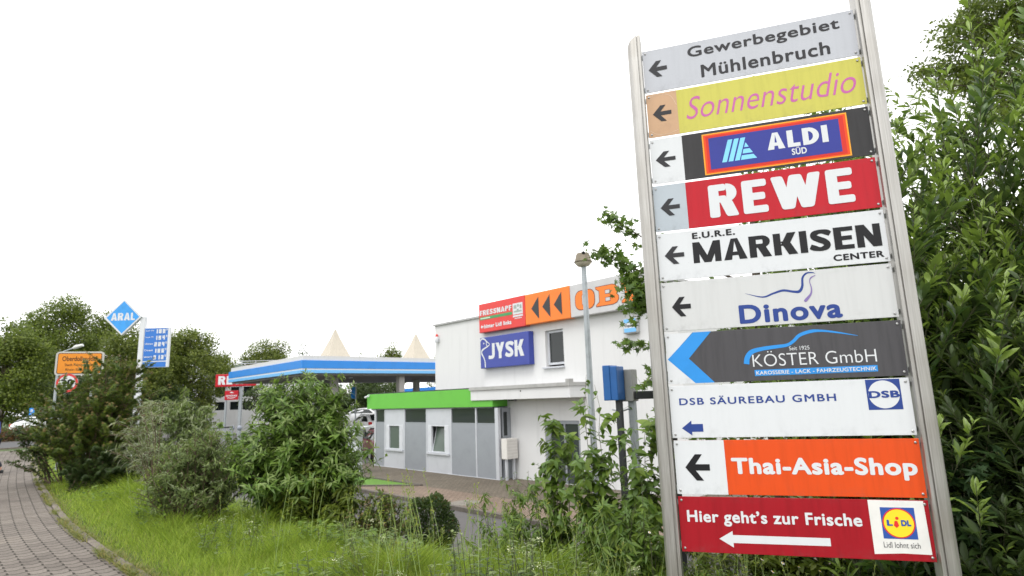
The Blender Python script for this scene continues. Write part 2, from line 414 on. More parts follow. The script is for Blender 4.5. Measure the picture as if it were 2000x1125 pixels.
def paver_mat(name, c1, c2, joint, bw, bh, zig=.0, mortar=.012):
    """interlocking concrete blocks laid along the UV of the path (metres)"""
    m, t, p = new_mat(name)
    uv = N(t, 'ShaderNodeUVMap'); sx = N(t, 'ShaderNodeSeparateXYZ'); t.links.new(uv.outputs[0], sx.inputs[0])
    def M_(op, a, b=None):
        n = t.nodes.new('ShaderNodeMath'); n.operation = op
        for i, v in enumerate((a, b)):
            if v is None: continue
            if isinstance(v, (int, float)): n.inputs[i].default_value = v
            else: t.links.new(v, n.inputs[i])
        return n.outputs[0]
    # the edge of each block zigzags
    zu = M_('MULTIPLY', M_('PINGPONG', M_('ADD', sx.outputs[0], 50.), bw / 4), zig)
    zv = M_('MULTIPLY', M_('PINGPONG', M_('ADD', sx.outputs[1], 50.), bh / 2), zig)
    cb = N(t, 'ShaderNodeCombineXYZ'); t.links.new(M_('ADD', sx.outputs[0], zv), cb.inputs[0]); t.links.new(M_('ADD', sx.outputs[1], zu), cb.inputs[1])
    br = N(t, 'ShaderNodeTexBrick', Scale=1.); t.links.new(cb.outputs[0], br.inputs['Vector'])
    br.inputs['Brick Width'].default_value = bw; br.inputs['Row Height'].default_value = bh
    br.inputs['Mortar Size'].default_value = mortar; br.inputs['Mortar Smooth'].default_value = .3; br.inputs['Bias'].default_value = 0
    br.inputs['Color1'].default_value = (*c1, 1); br.inputs['Color2'].default_value = (*c2, 1); br.inputs['Mortar'].default_value = (*joint, 1)
    tc = N(t, 'ShaderNodeTexCoord'); n = N(t, 'ShaderNodeTexNoise', Scale=.9, Detail=8., Roughness=.7); t.links.new(tc.outputs['Object'], n.inputs['Vector'])
    n2 = N(t, 'ShaderNodeTexNoise', Scale=60., Detail=3.); t.links.new(tc.outputs['Object'], n2.inputs['Vector'])
    c = mixc(t, 1., br.outputs[0], ramp(t, n.outputs[0], [(.3, (.72, .7, .68)), (.6, (1, 1, 1)), (.8, (1.1, 1.08, 1.05))]), 'MULTIPLY')
    c = mixc(t, 1., c, ramp(t, n2.outputs[0], [(.3, .78), (.7, 1.12)]), 'MULTIPLY')
    t.links.new(c, p.inputs['Base Color']); p.inputs['Roughness'].default_value = .85
    b = N(t, 'ShaderNodeBump', Strength=.9, Distance=.012); b.invert = True
    t.links.new(br.outputs['Fac'], b.inputs['Height']); t.links.new(b.outputs[0], p.inputs['Normal'])
    return m
def doublet_mat(name, c1, c2, joint, bw, bh):
    """double-T concrete blocks in straight columns: short wide joints along the path, fine zigzag joints across"""
    m, t, p = new_mat(name)
    uv = N(t, 'ShaderNodeUVMap'); sx = N(t, 'ShaderNodeSeparateXYZ'); t.links.new(uv.outputs[0], sx.inputs[0])
    def M_(op, a, b=None):
        n = t.nodes.new('ShaderNodeMath'); n.operation = op
        for i, v in enumerate((a, b)):
            if v is None: continue
            if isinstance(v, (int, float)): n.inputs[i].default_value = v
            else: t.links.new(v, n.inputs[i])
        return n.outputs[0]
    U = M_('DIVIDE', M_('ADD', sx.outputs[0], 60.), bw); V = M_('DIVIDE', M_('ADD', sx.outputs[1], 60.), bh)
    zig = M_('MULTIPLY', M_('SUBTRACT', M_('PINGPONG', U, .5), .25), .42)
    Vz = M_('ADD', V, zig); fv = M_('FRACT', Vz); fu = M_('FRACT', U)
    du = M_('MULTIPLY', M_('PINGPONG', U, .5), bw); dv = M_('MULTIPLY', M_('PINGPONG', Vz, .5), bh)
    dash = M_('MULTIPLY', M_('LESS_THAN', du, .010), M_('LESS_THAN', fv, .45)); fine = M_('LESS_THAN', dv, .0125); thin = M_('LESS_THAN', du, .002)
    jt = M_('MAXIMUM', M_('MAXIMUM', dash, M_('MULTIPLY', fine, .8)), M_('MULTIPLY', thin, .4))
    cb = N(t, 'ShaderNodeCombineXYZ'); t.links.new(M_('FLOOR', U), cb.inputs[0]); t.links.new(M_('FLOOR', Vz), cb.inputs[1])
    wn = N(t, 'ShaderNodeTexWhiteNoise'); wn.noise_dimensions = '2D'; t.links.new(cb.outputs[0], wn.inputs['Vector'])
    c = mixc(t, wn.outputs['Value'], c1, c2)
    tc = N(t, 'ShaderNodeTexCoord'); n = N(t, 'ShaderNodeTexNoise', Scale=.8, Detail=8., Roughness=.7); t.links.new(tc.outputs['Object'], n.inputs['Vector'])
    n2 = N(t, 'ShaderNodeTexNoise', Scale=70., Detail=3.); t.links.new(tc.outputs['Object'], n2.inputs['Vector'])
    c = mixc(t, 1., c, ramp(t, n.outputs[0], [(.3, (.68, .66, .66)), (.55, (1, 1, 1)), (.8, (1.12, 1.08, 1.02))]), 'MULTIPLY')
    c = mixc(t, 1., c, ramp(t, n2.outputs[0], [(.3, .72), (.7, 1.15)]), 'MULTIPLY')
    c = mixc(t, jt, c, joint)
    t.links.new(c, p.inputs['Base Color']); p.inputs['Roughness'].default_value = .9; p.inputs['Specular IOR Level'].default_value = .25
    b = N(t, 'ShaderNodeBump', Strength=.8, Distance=.012); b.invert = True
    t.links.new(jt, b.inputs['Height']); t.links.new(b.outputs[0], p.inputs['Normal'])
    return m
PAVER = doublet_mat('grey_block_paving', (.155, .136, .118), (.205, .18, .156), (.032, .027, .021), .155, .18)
PAVER_B = paver_mat('brown_block_paving', (.135, .112, .082), (.17, .14, .104), (.045, .039, .03), .2, .1, 0., .008)
PAVER_R = paver_mat('reddish_block_paving', (.215, .158, .116), (.26, .19, .142), (.07, .055, .042), .2, .1, 0., .008)
ASPH = paint('asphalt', (.075, .075, .078), .9, var=.12, scale=1.5, bump=.4)
ASPH2 = paint('drive_asphalt', (.095, .09, .09), .9, var=.12, scale=1.5, bump=.4)

def strip(name, offs, mat, z, cols=8):
    """sheet along the kerb between two side offsets (negative = path side), UV in metres"""
    K = KC; t = np.gradient(K, axis=0); t /= np.linalg.norm(t, axis=1)[:, None]
    nrm = np.stack([t[:, 1], -t[:, 0]], 1)
    al = np.concatenate([[0], np.cumsum(np.linalg.norm(np.diff(K, axis=0), axis=1))])
    mb = MB(); uvs = []; V = []
    for i in range(len(K)):
        for j in range(cols + 1):
            o_ = offs[0] + (offs[1] - offs[0]) * j / cols
            q = K[i] + nrm[i] * o_; V.append((q[0], q[1], z)); uvs.append((o_, al[i]))
    Fc = [(i * (cols + 1) + j, i * (cols + 1) + j + 1, (i + 1) * (cols + 1) + j + 1, (i + 1) * (cols + 1) + j) for i in range(len(K) - 1) for j in range(cols)]
    Fc = [f[::-1] for f in Fc]
    mb.add(V, Fc); o = mb.build(name, mat)
    ul = o.data.uv_layers.new(name='UVMap')
    ul.data.foreach_set('uv', np.array([uvs[l.vertex_index] for l in o.data.loops]).ravel())
    return o
struct(strip('pavement', (-7.5, -.10), PAVER, .006))
KERBM = paint('kerb_stone', (.17, .145, .12), .9, var=.25, scale=9, bump=.6)
# kerb edging: one low stone edge, slightly proud
K = KC; tt = np.gradient(K, axis=0); tt /= np.linalg.norm(tt, axis=1)[:, None]; kn = np.stack([tt[:, 1], -tt[:, 0]], 1)
mb = MB(); V = []
for i in range(len(K)):
    for o_, z_ in ((-.085, -.05), (-.085, .012), (-.07, .022), (-.01, .026), (.0, .018), (.0, -.05)):
        q = K[i] + kn[i] * o_; V.append((q[0], q[1], z_))
mb.add(V, [(i * 6 + j, i * 6 + j + 1, i * 6 + j + 7, i * 6 + j + 6) for i in range(len(K) - 1) for j in range(5)])
struct(mb.build('kerb', KERBM))
# dividing joint in the pavement
struct(strip('pavement_joint', (-1.94, -1.90), paint('dark_joint', (.06, .05, .045), .95), .010, 1))

# the road across the far end of the path, and its far verge
r0, r1 = gz(0, 877.6), gz(65, 873.)
rd = (r1 - r0) / np.linalg.norm(r1 - r0); rn = np.array([-rd[1], rd[0], 0])
if rn[1] < 0: rn = -rn
mb = MB()
a = r0 - rd * 60; b = r1 + rd * 3
mb.add([a + (0, 0, .012), b + (0, 0, .012), b + rn * 8.5 + (0, 0, .012), a + rn * 8.5 + (0, 0, .012)], [(0, 1, 2, 3)])
struct(mb.build('road', ASPH))
mb = MB()
for off in (-.12, 8.5):
    q0, q1 = a + rn * off, b + rn * off
    P = [q0, q1, q1 + rn * .14, q0 + rn * .14]
    mb.add([p + (0, 0, -.05) for p in P] + [p + (0, 0, .05) for p in P], [(4, 5, 6, 7), (0, 1, 5, 4), (1, 2, 6, 5), (2, 3, 7, 6), (3, 0, 4, 7)])
struct(mb.build('road_kerb', KERBM))

# ------------------------------------------------------------------ the site frame (x along the facade, y into the building)
YB = math.radians(-47.5823)
A0 = np.array([-6.29, 27.02, SITE]); D1 = np.array([math.cos(YB), math.sin(YB), 0]); NF = np.array([D1[1], -D1[0], 0])
def site(s, n, z=0.): return A0 + D1 * s + NF * n + np.array([0, 0, z])
def sheet(name, poly, mat, z, uv=True):
    mb = MB(); mb.add([(s, -n, z) for s, n in poly], [tuple(range(len(poly)))])
    me_o = mb.build(name, mat); me_o.location = A0; me_o.rotation_euler = (0, 0, YB)
    me = me_o.data
    if me.polygons[0].normal.z < 0: me.flip_normals()
    ul = me.uv_layers.new(name='UVMap')
    ul.data.foreach_set('uv', np.array([me.vertices[l.vertex_index].co[:2] for l in me.loops]).ravel())
    return struct(me_o)
sheet('driveway', [(-70, 60), (-70, -60), (45, -60), (45, 4.3), (14, 7.6), (-6, 7.6)][::1], ASPH2, .012) if False else None
sheet('driveway', [(-60, 4.30), (40, 4.30), (40, 7.5), (-60, 7.5)], ASPH2, .012)
sheet('yard', [(-60, 2.2), (-60, -60), (-1.2, -60), (-1.2, 2.2)], ASPH2, .008)
sheet('forecourt', [(-1.2, -2), (30, -2), (30, 2.35), (-1.2, 2.35)], PAVER_B, .014)
sheet('forecourt_edge', [(5.0, 4.18), (7.3, 2.35), (30, 2.35), (30, 4.18)], PAVER_R, .014)
LAWNM = paint('lawn_turf', (.10, .22, .025), .9, var=.25, scale=12, bump=.8)
sheet('lawn', [(-9, 2.35), (7.2, 2.35), (4.9, 4.18), (-9, 4.18)], LAWNM, .018)
mb = MB(); mb.box(-60, 40, -4.30, -4.18, -.2, .11); mb.prism([(0, 0), (.1, 0), (.1, .1), (0, .1)], 0, 0.001)
KERBD = paint('driveway_kerb_stone', (.12, .105, .09), .9, var=.2, scale=5, bump=.3)
o = struct(mb.build('driveway_kerb', KERBD)); o.location = A0; o.rotation_euler = (0, 0, YB)
mb = MB()
for (p, q) in (((-9, 2.35), (7.25, 2.35)), ((7.25, 2.35), (4.95, 4.15))):
    a = np.array([p[0], -p[1]]); b = np.array([q[0], -q[1]]); d = (b - a) / np.linalg.norm(b - a); n_ = np.array([-d[1], d[0]]) * .04
    P = [a - n_, b - n_, b + n_, a + n_]
    mb.add([(*x, -.1) for x in P] + [(*x, .06) for x in P], [(4, 5, 6, 7), (0, 1, 5, 4), (1, 2, 6, 5), (2, 3, 7, 6), (3, 0, 4, 7)])
o = struct(mb.build('lawn_kerb', KERBD)); o.location = A0; o.rotation_euler = (0, 0, YB)
mb = MB(); mb.lathe([(.0, .02), (.30, .02), (.31, .022), (.315, .016), (.37, .016), (.39, .02), (.40, .0)], (0, 0, 0), 32)
o = mb.build('manhole_cover', paint('cast_iron', (.22, .20, .17), .7, .2, .2, 12, bump=.5), smooth=True); o.location = (-1.44, 16.51, SITE + .012)
o['label'] = 'round grey manhole cover set in the reddish paving of the forecourt'; o['category'] = 'manhole cover'

# ------------------------------------------------------------------ DIRECTION SIGN (totem)
SY = math.radians(-17.5); SO = (0.916, 3.6, 0.676)
sign = thing('direction_sign', 'tall totem of ten company direction panels between two brushed steel posts', 'direction sign', SO, SY)
PW, PH, PP = 1.245, .299, .3125
def post(x0, x1, outer, ztop_in, ztop_out):
    """rounded D profile with a groove, top cut on a curve"""
    xc = (x0 + x1) / 2; hw = (x1 - x0) / 2; sgn = -1 if outer == 'left' else 1
    prof = []
    for k in range(11):                      # rounded nose on the outside front
        a = math.pi / 2 * k / 10
        prof.append((xc + sgn * (hw * .25 + hw * .75 * math.sin(a)), -.045 + .05 * (1 - math.cos(a)) - .0))
    prof = [(xc - sgn * hw, -.03), (xc - sgn * hw * .93, -.036), (xc - sgn * hw * .62, -.036), (xc - sgn * hw * .58, -.030), (xc - sgn * hw * .50, -.030), (xc - sgn * hw * .46, -.043)] + prof
    prof += [(xc + sgn * hw, .06), (xc + sgn * hw * .8, .075), (xc - sgn * hw, .075)]
    n = len(prof); mbp = MB(); V = []
    zs = [-1.5, .5, 1.5, 2.5, 3.2]
    for z in zs: V += [(x, y, z) for x, y in prof]
    for x, y in prof:
        f = abs(x - (xc - sgn * hw)) / (2 * hw)
        V.append((x, y, ztop_in + (ztop_out - ztop_in) * f ** 2.2))
    L = len(zs) + 1
    Fc = [(i * n + j, i * n + (j + 1) % n, (i + 1) * n + (j + 1) % n, (i + 1) * n + j) for i in range(L - 1) for j in range(n)]
    if sgn < 0: Fc = [f[::-1] for f in Fc]
    Fc.append(tuple((L - 1) * n + j for j in range(n)))
    mbp.add(V, Fc); o = mbp.build('post', STEEL, sign, smooth=True)
    return o
post(-.096, -.007, 'left', 3.26, 3.19)
post(PW + .007, PW + .099, 'right', 3.29, 3.22)

def arrow_pts(x, z, w_, h):
    """left arrow: open chevron head with a shaft, tip at x,z"""
    return [(x, z), (x + .43 * w_, z + .5 * h), (x + .72 * w_, z + .5 * h), (x + .42 * w_, z + .12 * h), (x + w_, z + .12 * h), (x + w_, z - .12 * h), (x + .42 * w_, z - .12 * h), (x + .72 * w_, z - .5 * h), (x + .43 * w_, z - .5 * h)]
E1, E2, E3, E4, E5 = -.0058, -.0066, -.0074, -.0082, -.0090     # layers of vinyl in front of the sheet at -.005
def panel(i, mat, label, bolts=True):
    z0 = 3.151 - PP * i - PH - .0
    mbp = MB(); mbp.box(0, PW, -.005, .0, 0, PH)
    p = mbp.build('sign_panel', mat, sign, bevel=.0015, label=label); p.location = (0, 0, z0)
    jx = rnd.uniform(-.003, .003); p.location.x = jx; p.rotation_euler = (0, math.radians(rnd.uniform(-.12, .12)), 0)
    for bx in (.018, PW - .018):
        for bz in (.02, PH - .02):
            b = MB(); b.tube([(bx, -.005, bz), (bx, -.0085, bz), (bx, -.0105, bz)], [.0065, .0065, .004], 10)
            b.build('bolt', BOLT, p, smooth=True)
    # carrier rail behind
    for rz_ in (.02, PH - .045):
        r = MB(); r.box(-.004, PW + .004, .004, .03, rz_, rz_ + .025); r.build('rail', GALV, p)
    return p
def arrow(p, x, z, w_, h, mat=INK, y=E3):
    b = MB(); b.flat(arrow_pts(x, z, w_, h), y); b.build('arrow', mat, p)

# 1 district
p = panel(0, SILVER, 'silver panel with the district name, topmost of the totem')
t_ = MB(); text(t_, 'Gewerbegebiet', .283, 1.163, .172, .268, E1, .022, 0, 1.06); text(t_, 'Mühlenbruch', .355, 1.096, .040, .128, E1, .022, 0, 1.06)
t_.build('lettering', INK, p); arrow(p, .033, .158, .116, .112)
# 2 tanning studio
p = panel(1, paint('yellow_sheet', (.53, .50, .10), .4, var=.05, streak=True), 'pale yellow panel with pink script and a tan arrow field')
b = MB(); b.rect(.0, .19, .0, PH, E1); b.build('colour_field', paint('tan_film', (.49, .30, .17), .4, var=.1, scale=5), p)
FILM = paint('film_edge', (.66, .50, .36), .4)
for rp in ([(.02, .28), (.08, .292), (.15, .27), (.185, .2)], [(.01, .05), (.05, .02), (.12, .012), (.185, .03)]):
    b = MB(); b.ribbon(rp, .002, E2); b.build('film_crease', FILM, p)
t_ = MB(); text(t_, 'Sonnenstudio', .24, 1.205, .085, .235, E1, -.006, .32, 1.02); t_.build('lettering', paint('pink_vinyl', (.50, .12, .34), .4), p)
arrow(p, .035, .157, .116, .11)
# 3 discounter with framed blue logo
p = panel(2, paint('black_sheet', (.035, .034, .036), .35, var=.1, streak=True), 'black panel with a blue framed logo and a white arrow field')
b = MB(); b.rect(0, .199, 0, PH, E1); b.build('colour_field', WHITE, p)
b = MB(); b.flat([(.319, .014), (1.13, .014), (1.13, .281), (.319, .281)], E1, 0); b.rect(.327, 1.122, .022, .273, E2, 1); b.rect(.340, 1.109, .031, .264, E3, 2); b.rect(.356, 1.084, .045, .25, E4, 3)
for k in range(3):
    x = .424 + k * .037; b.flat([(x, .08), (x + .027, .08), (x + .072, .221), (x + .045, .221)], E5, 4)
for zz, xa, xb, xc, xd in ((.08, .532, .624, .606, .540), (.119, .545, .604, .588, .553), (.158, .558, .584, .570, .566)):
    b.flat([(xa, zz), (xb, zz), (xc, zz + .028), (xd, zz + .028)], E5, 4)
b.build('logo', [paint('amber_vinyl', (.85, .36, .03), .4), paint('vermilion_vinyl', (.78, .07, .012), .4), paint('brick_vinyl', (.58, .03, .02), .4), paint('navy_vinyl', (.035, .045, .27), .4), paint('sky_vinyl', (.22, .60, .85), .4)], p)
t_ = MB(); block(t_, 'ALDI', .688, 1.02, .116, .222, E5, .30, .22, .14); text(t_, 'SÜD', .817, .898, .064, .113, E5, .03, 0, 1.05); t_.build('lettering', WHITE, p)
arrow(p, .030, .157, .122, .105)
# 4 red supermarket
p = panel(3, RED, 'red panel with large white capitals and a grey arrow field')
b = MB(); b.rect(0, .198, 0, PH, E1); b.build('colour_field', paint('grey_sheet', (.42, .47, .52), .4, var=.04), p)
t_ = MB(); block(t_, 'REWE', .328, 1.118, .05, .257, E2, .29, .215, .12, 0, .075)
t_.build('lettering', WHITE, p); arrow(p, .039, .151, .116, .11)
# 5 awnings
p = panel(4, WHITE, 'white panel with heavy black capitals above the word center')
t_ = MB(); text(t_, 'E.U.R.E.', .211, .458, .243, .283, E1, .04, 0, 1.1); block(t_, 'MARKISEN', .208, 1.217, .092, .222, E1, .27, .19, .10); text(t_, 'CENTER', .965, 1.219, .027, .065, E1, .038, 0, 1.08)
t_.build('lettering', BLACKINK, p); arrow(p, .040, .155, .116, .11)
# 6 dinosaur line
NAVY = paint('deep_blue_vinyl', (.025, .055, .24), .4); LILAC = paint('lilac_vinyl', (.22, .16, .38), .4)
p = panel(5, paint('dull_white_sheet', (.565, .575, .58), .45, var=.03, streak=True), 'dull white panel with blue lettering under a thin curved animal line')
t_ = MB(); text(t_, 'Dinova', .434, .974, .016, .128, E1, .035, 0, 1.08); t_.build('lettering', NAVY, p)
b = MB(); b.ribbon([(.478, .195), (.57, .166), (.63, .182), (.684, .195), (.735, .184), (.768, .182), (.787, .21), (.794, .259), (.818, .284), (.85, .284), (.862, .277)], [.001, .008, .011, .013, .013, .016, .013, .011, .009, .006, .001], E1, 0)
b.ribbon([(.862, .268), (.838, .256), (.828, .235), (.833, .195), (.826, .162), (.80, .132), (.79, .122)], [.003, .007, .004, .006, .010, .016, .012], E2, 1)
b.build('logo', [NAVY, LILAC], p); arrow(p, .058, .146, .110, .118, BLACKINK)
# 7 dark body-shop panel
AZ = paint('azure_vinyl', (.03, .26, .68), .4)
p = panel(6, paint('graphite_sheet', (.068, .066, .072), .35, var=.12, streak=True), 'graphite panel with a blue chevron and a blue car outline')
b = MB(); b.flat([(0, PH), (.16, PH), (.008, .145), (.155, .0), (.0, .0)], E1); b.build('colour_field', WHITE, p)
b = MB(); b.flat([(.006, .145), (.163, PH), (.266, PH), (.128, .145), (.262, .0), (.155, .0)], E2); b.build('chevron', AZ, p)
b = MB(); b.ribbon([(.444, .098), (.452, .135), (.478, .166), (.53, .180), (.60, .188), (.668, .195), (.705, .216), (.74, .247), (.80, .265), (.86, .264), (.93, .251), (1.03, .227)], [.030, .028, .026, .022, .020, .017, .017, .018, .018, .012, .009, .002], E1); b.build('logo', AZ, p)
t_ = MB(); text(t_, 'KÖSTER GmbH', .478, 1.107, .080, .166, E2, -.008, 0, 1.02); text(t_, 'Seit 1925', .677, .782, .164, .186, E2, 0); t_.build('lettering', WHITE, p)
b = MB(); b.rect(.483, 1.105, .028, .062, E1); b.build('band', AZ, p)
t_ = MB(); text(t_, 'KAROSSERIE - LACK - FAHRZEUGTECHNIK', .491, 1.098, .034, .055, E3, .02, 0, 1.05); t_.build('lettering', WHITE, p)
# 8 acid plant
p = panel(7, WHITE, 'white panel with small spaced blue capitals and a square blue emblem')
t_ = MB(); text(t_, 'DSB SÄUREBAU GMBH', .054, .886, .187, .236, E1, .02, 0, 1.15); t_.build('lettering', NAVY, p)
b = MB(); b.rect(1.037, 1.20, .134, .295, E1, 0); b.disc(1.118, .2145, .074, E2, 1); text(b, 'DSB', 1.045, 1.192, .196, .234, E3, .045, 0, 1.05, 0); b.build('logo', [NAVY, WHITE], p)
b = MB(); b.flat([(.057, .055), (.113, .098), (.113, .078), (.176, .078), (.176, .034), (.113, .034), (.113, .013)], E1); b.build('arrow', NAVY, p)
# 9 orange shop
p = panel(8, paint('orange_sheet', (.66, .072, .010), .4, var=.06, streak=True), 'orange panel with white shop lettering and a white arrow field')
b = MB(); b.rect(0, .277, 0, PH, E1); b.build('colour_field', WHITE, p)
t_ = MB(); text(t_, 'Thai-Asia-Shop', .307, 1.219, .086, .202, E1, .040, 0, 1.06); t_.build('lettering', WHITE, p); arrow(p, .055, .148, .135, .146, BLACKINK)
# 10 grocer, lowest
p = panel(9, paint('dark_red_sheet', (.32, .008, .016), .35, var=.1, streak=True), 'dark red lowest panel with a long white arrow and a pasted logo poster')
t_ = MB(); text(t_, 'Hier geht’s zur Frische', .043, .93, .142, .226, E1, .028, 0, 1.05); t_.build('lettering', WHITE, p)
b = MB(); b.flat([(.207, .076), (.28, .119), (.28, .098), (.768, .098), (.768, .058), (.28, .056), (.28, .032)], E1); b.build('arrow', WHITE, p)
b = MB(); b.flat([(.969, .028), (1.100, .036), (1.228, .034), (1.222, .295), (.968, .297)], E1, 0); b.rect(1.02, 1.176, .106, .261, E2, 1); b.disc(1.098, .1835, .074, E3, 2); b.disc(1.098, .1835, .068, E4, 3)
text(b, 'L', 1.043, 1.070, .17, .20, E5, .06, 0, 1, 1); text(b, 'DL', 1.108, 1.153, .17, .20, E5, .06, 0, 1, 1)
b.flat([(1.074, .172), (1.086, .16), (1.098, .172), (1.092, .195), (1.080, .195)], E5, 2); b.disc(1.092, .208, .008, E5, 2, 14)
text(b, 'Lidl lohnt sich', 1.016, 1.181, .062, .090, E2, 0., 0, 1, 4)
b.build('poster', [paint('poster_paper', (.72, .71, .69), .6, var=.06, scale=6), paint('logo_blue', (.02, .075, .34), .4), paint('logo_red', (.66, .02, .02), .4), paint('logo_yellow', (.83, .62, .02), .4), INK], p)

# ------------------------------------------------------------------ MAIN BUILDING
def site_thing(name, label, cat, s=0., n=0., z=0., group=None):
    o = thing(name, label, cat, site(s, n, z), YB, group); return o
# local coordinates below: x = s - s0, y = -(n - n0)
KM = .9095
def ms(s): return 24.19 - (24.19 - s) * KM
def mz(z): return 2.7 - (2.7 - z) * KM
mainb = site_thing('office_building', 'white flat roofed two storey building behind the green fascia pavilion', 'building', ms(1.82), -.6, mz(0)); mainb.scale = (KM, 1, KM)
mb = MB(); L = 12.6
def wall_with_holes(mb, x0, x1, z0, z1, holes, th=.28, y=0.):
    xsn = sorted({x0, x1, *[h[0] for h in holes], *[h[1] for h in holes]}); zsn = sorted({z0, z1, *[h[2] for h in holes], *[h[3] for h in holes]})
    for i in range(len(xsn) - 1):
        for j in range(len(zsn) - 1):
            cx, cz = (xsn[i] + xsn[i + 1]) / 2, (zsn[j] + zsn[j + 1]) / 2
            if any(h[0] < cx < h[1] and h[2] < cz < h[3] for h in holes): continue
            P = [(xsn[i], y, zsn[j]), (xsn[i + 1], y, zsn[j]), (xsn[i + 1], y, zsn[j + 1]), (xsn[i], y, zsn[j + 1])]
            mb.add(P, [(0, 1, 2, 3)])
    for a, b, c, d in holes:
        mb.add([(a, y, c), (b, y, c), (b, y + th, c), (a, y + th, c)], [(0, 1, 2, 3)]); mb.add([(a, y, d), (b, y, d), (b, y + th, d), (a, y + th, d)], [(3, 2, 1, 0)])
        mb.add([(a, y, c), (a, y, d), (a, y + th, d), (a, y + th, c)], [(3, 2, 1, 0)]); mb.add([(b, y, c), (b, y, d), (b, y + th, d), (b, y + th, c)], [(0, 1, 2, 3)])
WX0, WX1 = 8.84 - 1.82, 9.74 - 1.82
wall_with_holes(mb, 0, L, -.6, 6.05, [(WX0, WX1, 3.78, 5.1), (8.62 - 1.82, 10.3 - 1.82, -.25, 1.88)])
for P in ([(0, 0, -.6), (0, 12, -.6), (0, 12, 6.05), (0, 0, 6.05)], [(L, 0, -.6), (L, 12, -.6), (L, 12, 6.05), (L, 0, 6.05)], [(0, 12, -.6), (L, 12, -.6), (L, 12, 6.05), (0, 12, 6.05)]):
    mb.add(P, [(3, 2, 1, 0)])
mb.build('wall', PLASTER, mainb)
mb = MB(); mb.box(-.06, L + .06, -.07, 12.06, 6.05, 6.13); mb.build('roof', paint('roof_edge_metal', (.40, .40, .40), .5, .3, .08), mainb)
# upper window
mb = MB()
for (a, b, c, d) in ((WX0 + .002, WX0 + .09, 3.85, 5.09), (WX1 - .05, WX1 - .002, 3.85, 5.09), (WX0 + .09, WX1 - .05, 5.01, 5.09), (WX0 + .09, WX1 - .05, 3.85, 3.93)): mb.box(a, b, .10, .17, c, d)
fr = mb.build('window', ALU, mainb, bevel=.004)
mb = MB(); mb.rect(WX0 + .08, WX1 - .04, 3.92, 5.02, .14); mb.build('pane', GLASS, fr)
mb = MB(); mb.box(WX0 - .12, WX1 + .03, -.09, .12, 3.72, 3.779); mb.build('sill', ALU, fr, bevel=.004)
# entrance door under the canopy
mb = MB(); a, b = 8.62 - 1.82, 10.3 - 1.82
mb.box(a + .002, a + .26, .03, .1, -.25, 1.878); mb.box(a + .26, b, .03, .1, 1.76, 1.878); mb.box(b - .1, b - .002, .03, .1, -.25, 1.76); mb.box(a + .9, a + .97, .03, .1, -.25, 1.76)
dr = mb.build('door', GREYPANEL, mainb, bevel=.004)
mb = MB(); mb.rect(a + .25, b - .09, -.25, 1.77, .07); mb.build('pane', glass_mat('door_glass', (.05, .06, .06), .08), dr)
# entrance canopy: white box with a metal cap
C0, C1 = (7.10 - ms(1.82)) / KM, (11.9 - ms(1.82)) / KM
cz_ = lambda z: (z - mz(0)) / KM
mb = MB(); mb.box(C0, C1, -.75, -.002, cz_(2.67), cz_(3.02)); mb.build('canopy', PLASTER, mainb, bevel=.006)
mb = MB(); mb.box(C0 - .04, C1 + .04, -.8, -.002, cz_(3.02), cz_(3.13)); mb.box(C1 - .12, C1 + .04, -.8, -.6, cz_(3.13), cz_(3.23)); mb.build('canopy_edge', paint('grey_capping', (.40, .40, .39), .6, .1, .12, 4), mainb)
mb = MB(); mb.tube([(C0 + 2.9, -.751, cz_(2.93)), (C0 + 2.9, -.758, cz_(2.93))], .03, 12); mb.build('spout_hole', DARKMETAL, mainb)
mb = MB(); mb.box(C0 + 1.9, C0 + 2.15, -.5, -.3, cz_(2.62), cz_(2.669)); mb.build('ceiling_lamp', DARKMETAL, mainb, bevel=.01)
# alarm siren on the wall
mb = MB(); mb.lathe([(.07, 0), (.09, .05), (.09, .22), (.07, .26)], (.27, -.09, 5.28), 14); al = mb.build('alarm_siren', WHITE, mainb, smooth=True)
mb = MB(); mb.lathe([(.06, .0), (.06, .08), (.03, .12)], (.27, -.09, 5.54), 14); mb.build('lamp', paint('signal_red', (.6, .03, .02), .3), al, smooth=True)

# letterbox block standing at the recess
lb = site_thing('letterbox_unit', 'white letterbox unit with rows of slots beside the entrance recess', 'letterbox', 8.50, -.02)
mb = MB(); mb.box(0, .28, 0, .5, .70, 1.37); mb.build('case', paint('letterbox_white', (.66, .64, .61), .5, var=.06), lb, bevel=.01)
for k in range(6):
    mb = MB(); z = .74 + k * .102; mb.box(.281, .286, .03, .47, z, z + .07); mb.build('flap', paint('flap_white', (.60, .58, .55), .5), lb)
for y in (.06, .38):
    mb = MB(); mb.box(.1, .18, y, y + .07, -.1, .699); mb.build('leg', ALU, lb)

# pavilion with the green fascia
pav = site_thing('pavilion', 'low pavilion with bright green fascia and grey and white wall panels', 'building')
mb = MB(); mb.box(-.52, 8.24, -.10, .02, 2.44, 3.08); mb.box(-.52, -.40, .02, 9., 2.44, 3.08); mb.box(8.12, 8.24, .02, .59, 2.44, 3.08); mb.build('fascia', GREEN, pav, bevel=.006)
mb = MB(); mb.box(-.5, 8.22, -.08, .59, 3.08, 3.12); mb.box(-.5, 3.6, .59, 9, 3.08, 3.12); mb.build('roof', DARKMETAL, pav)
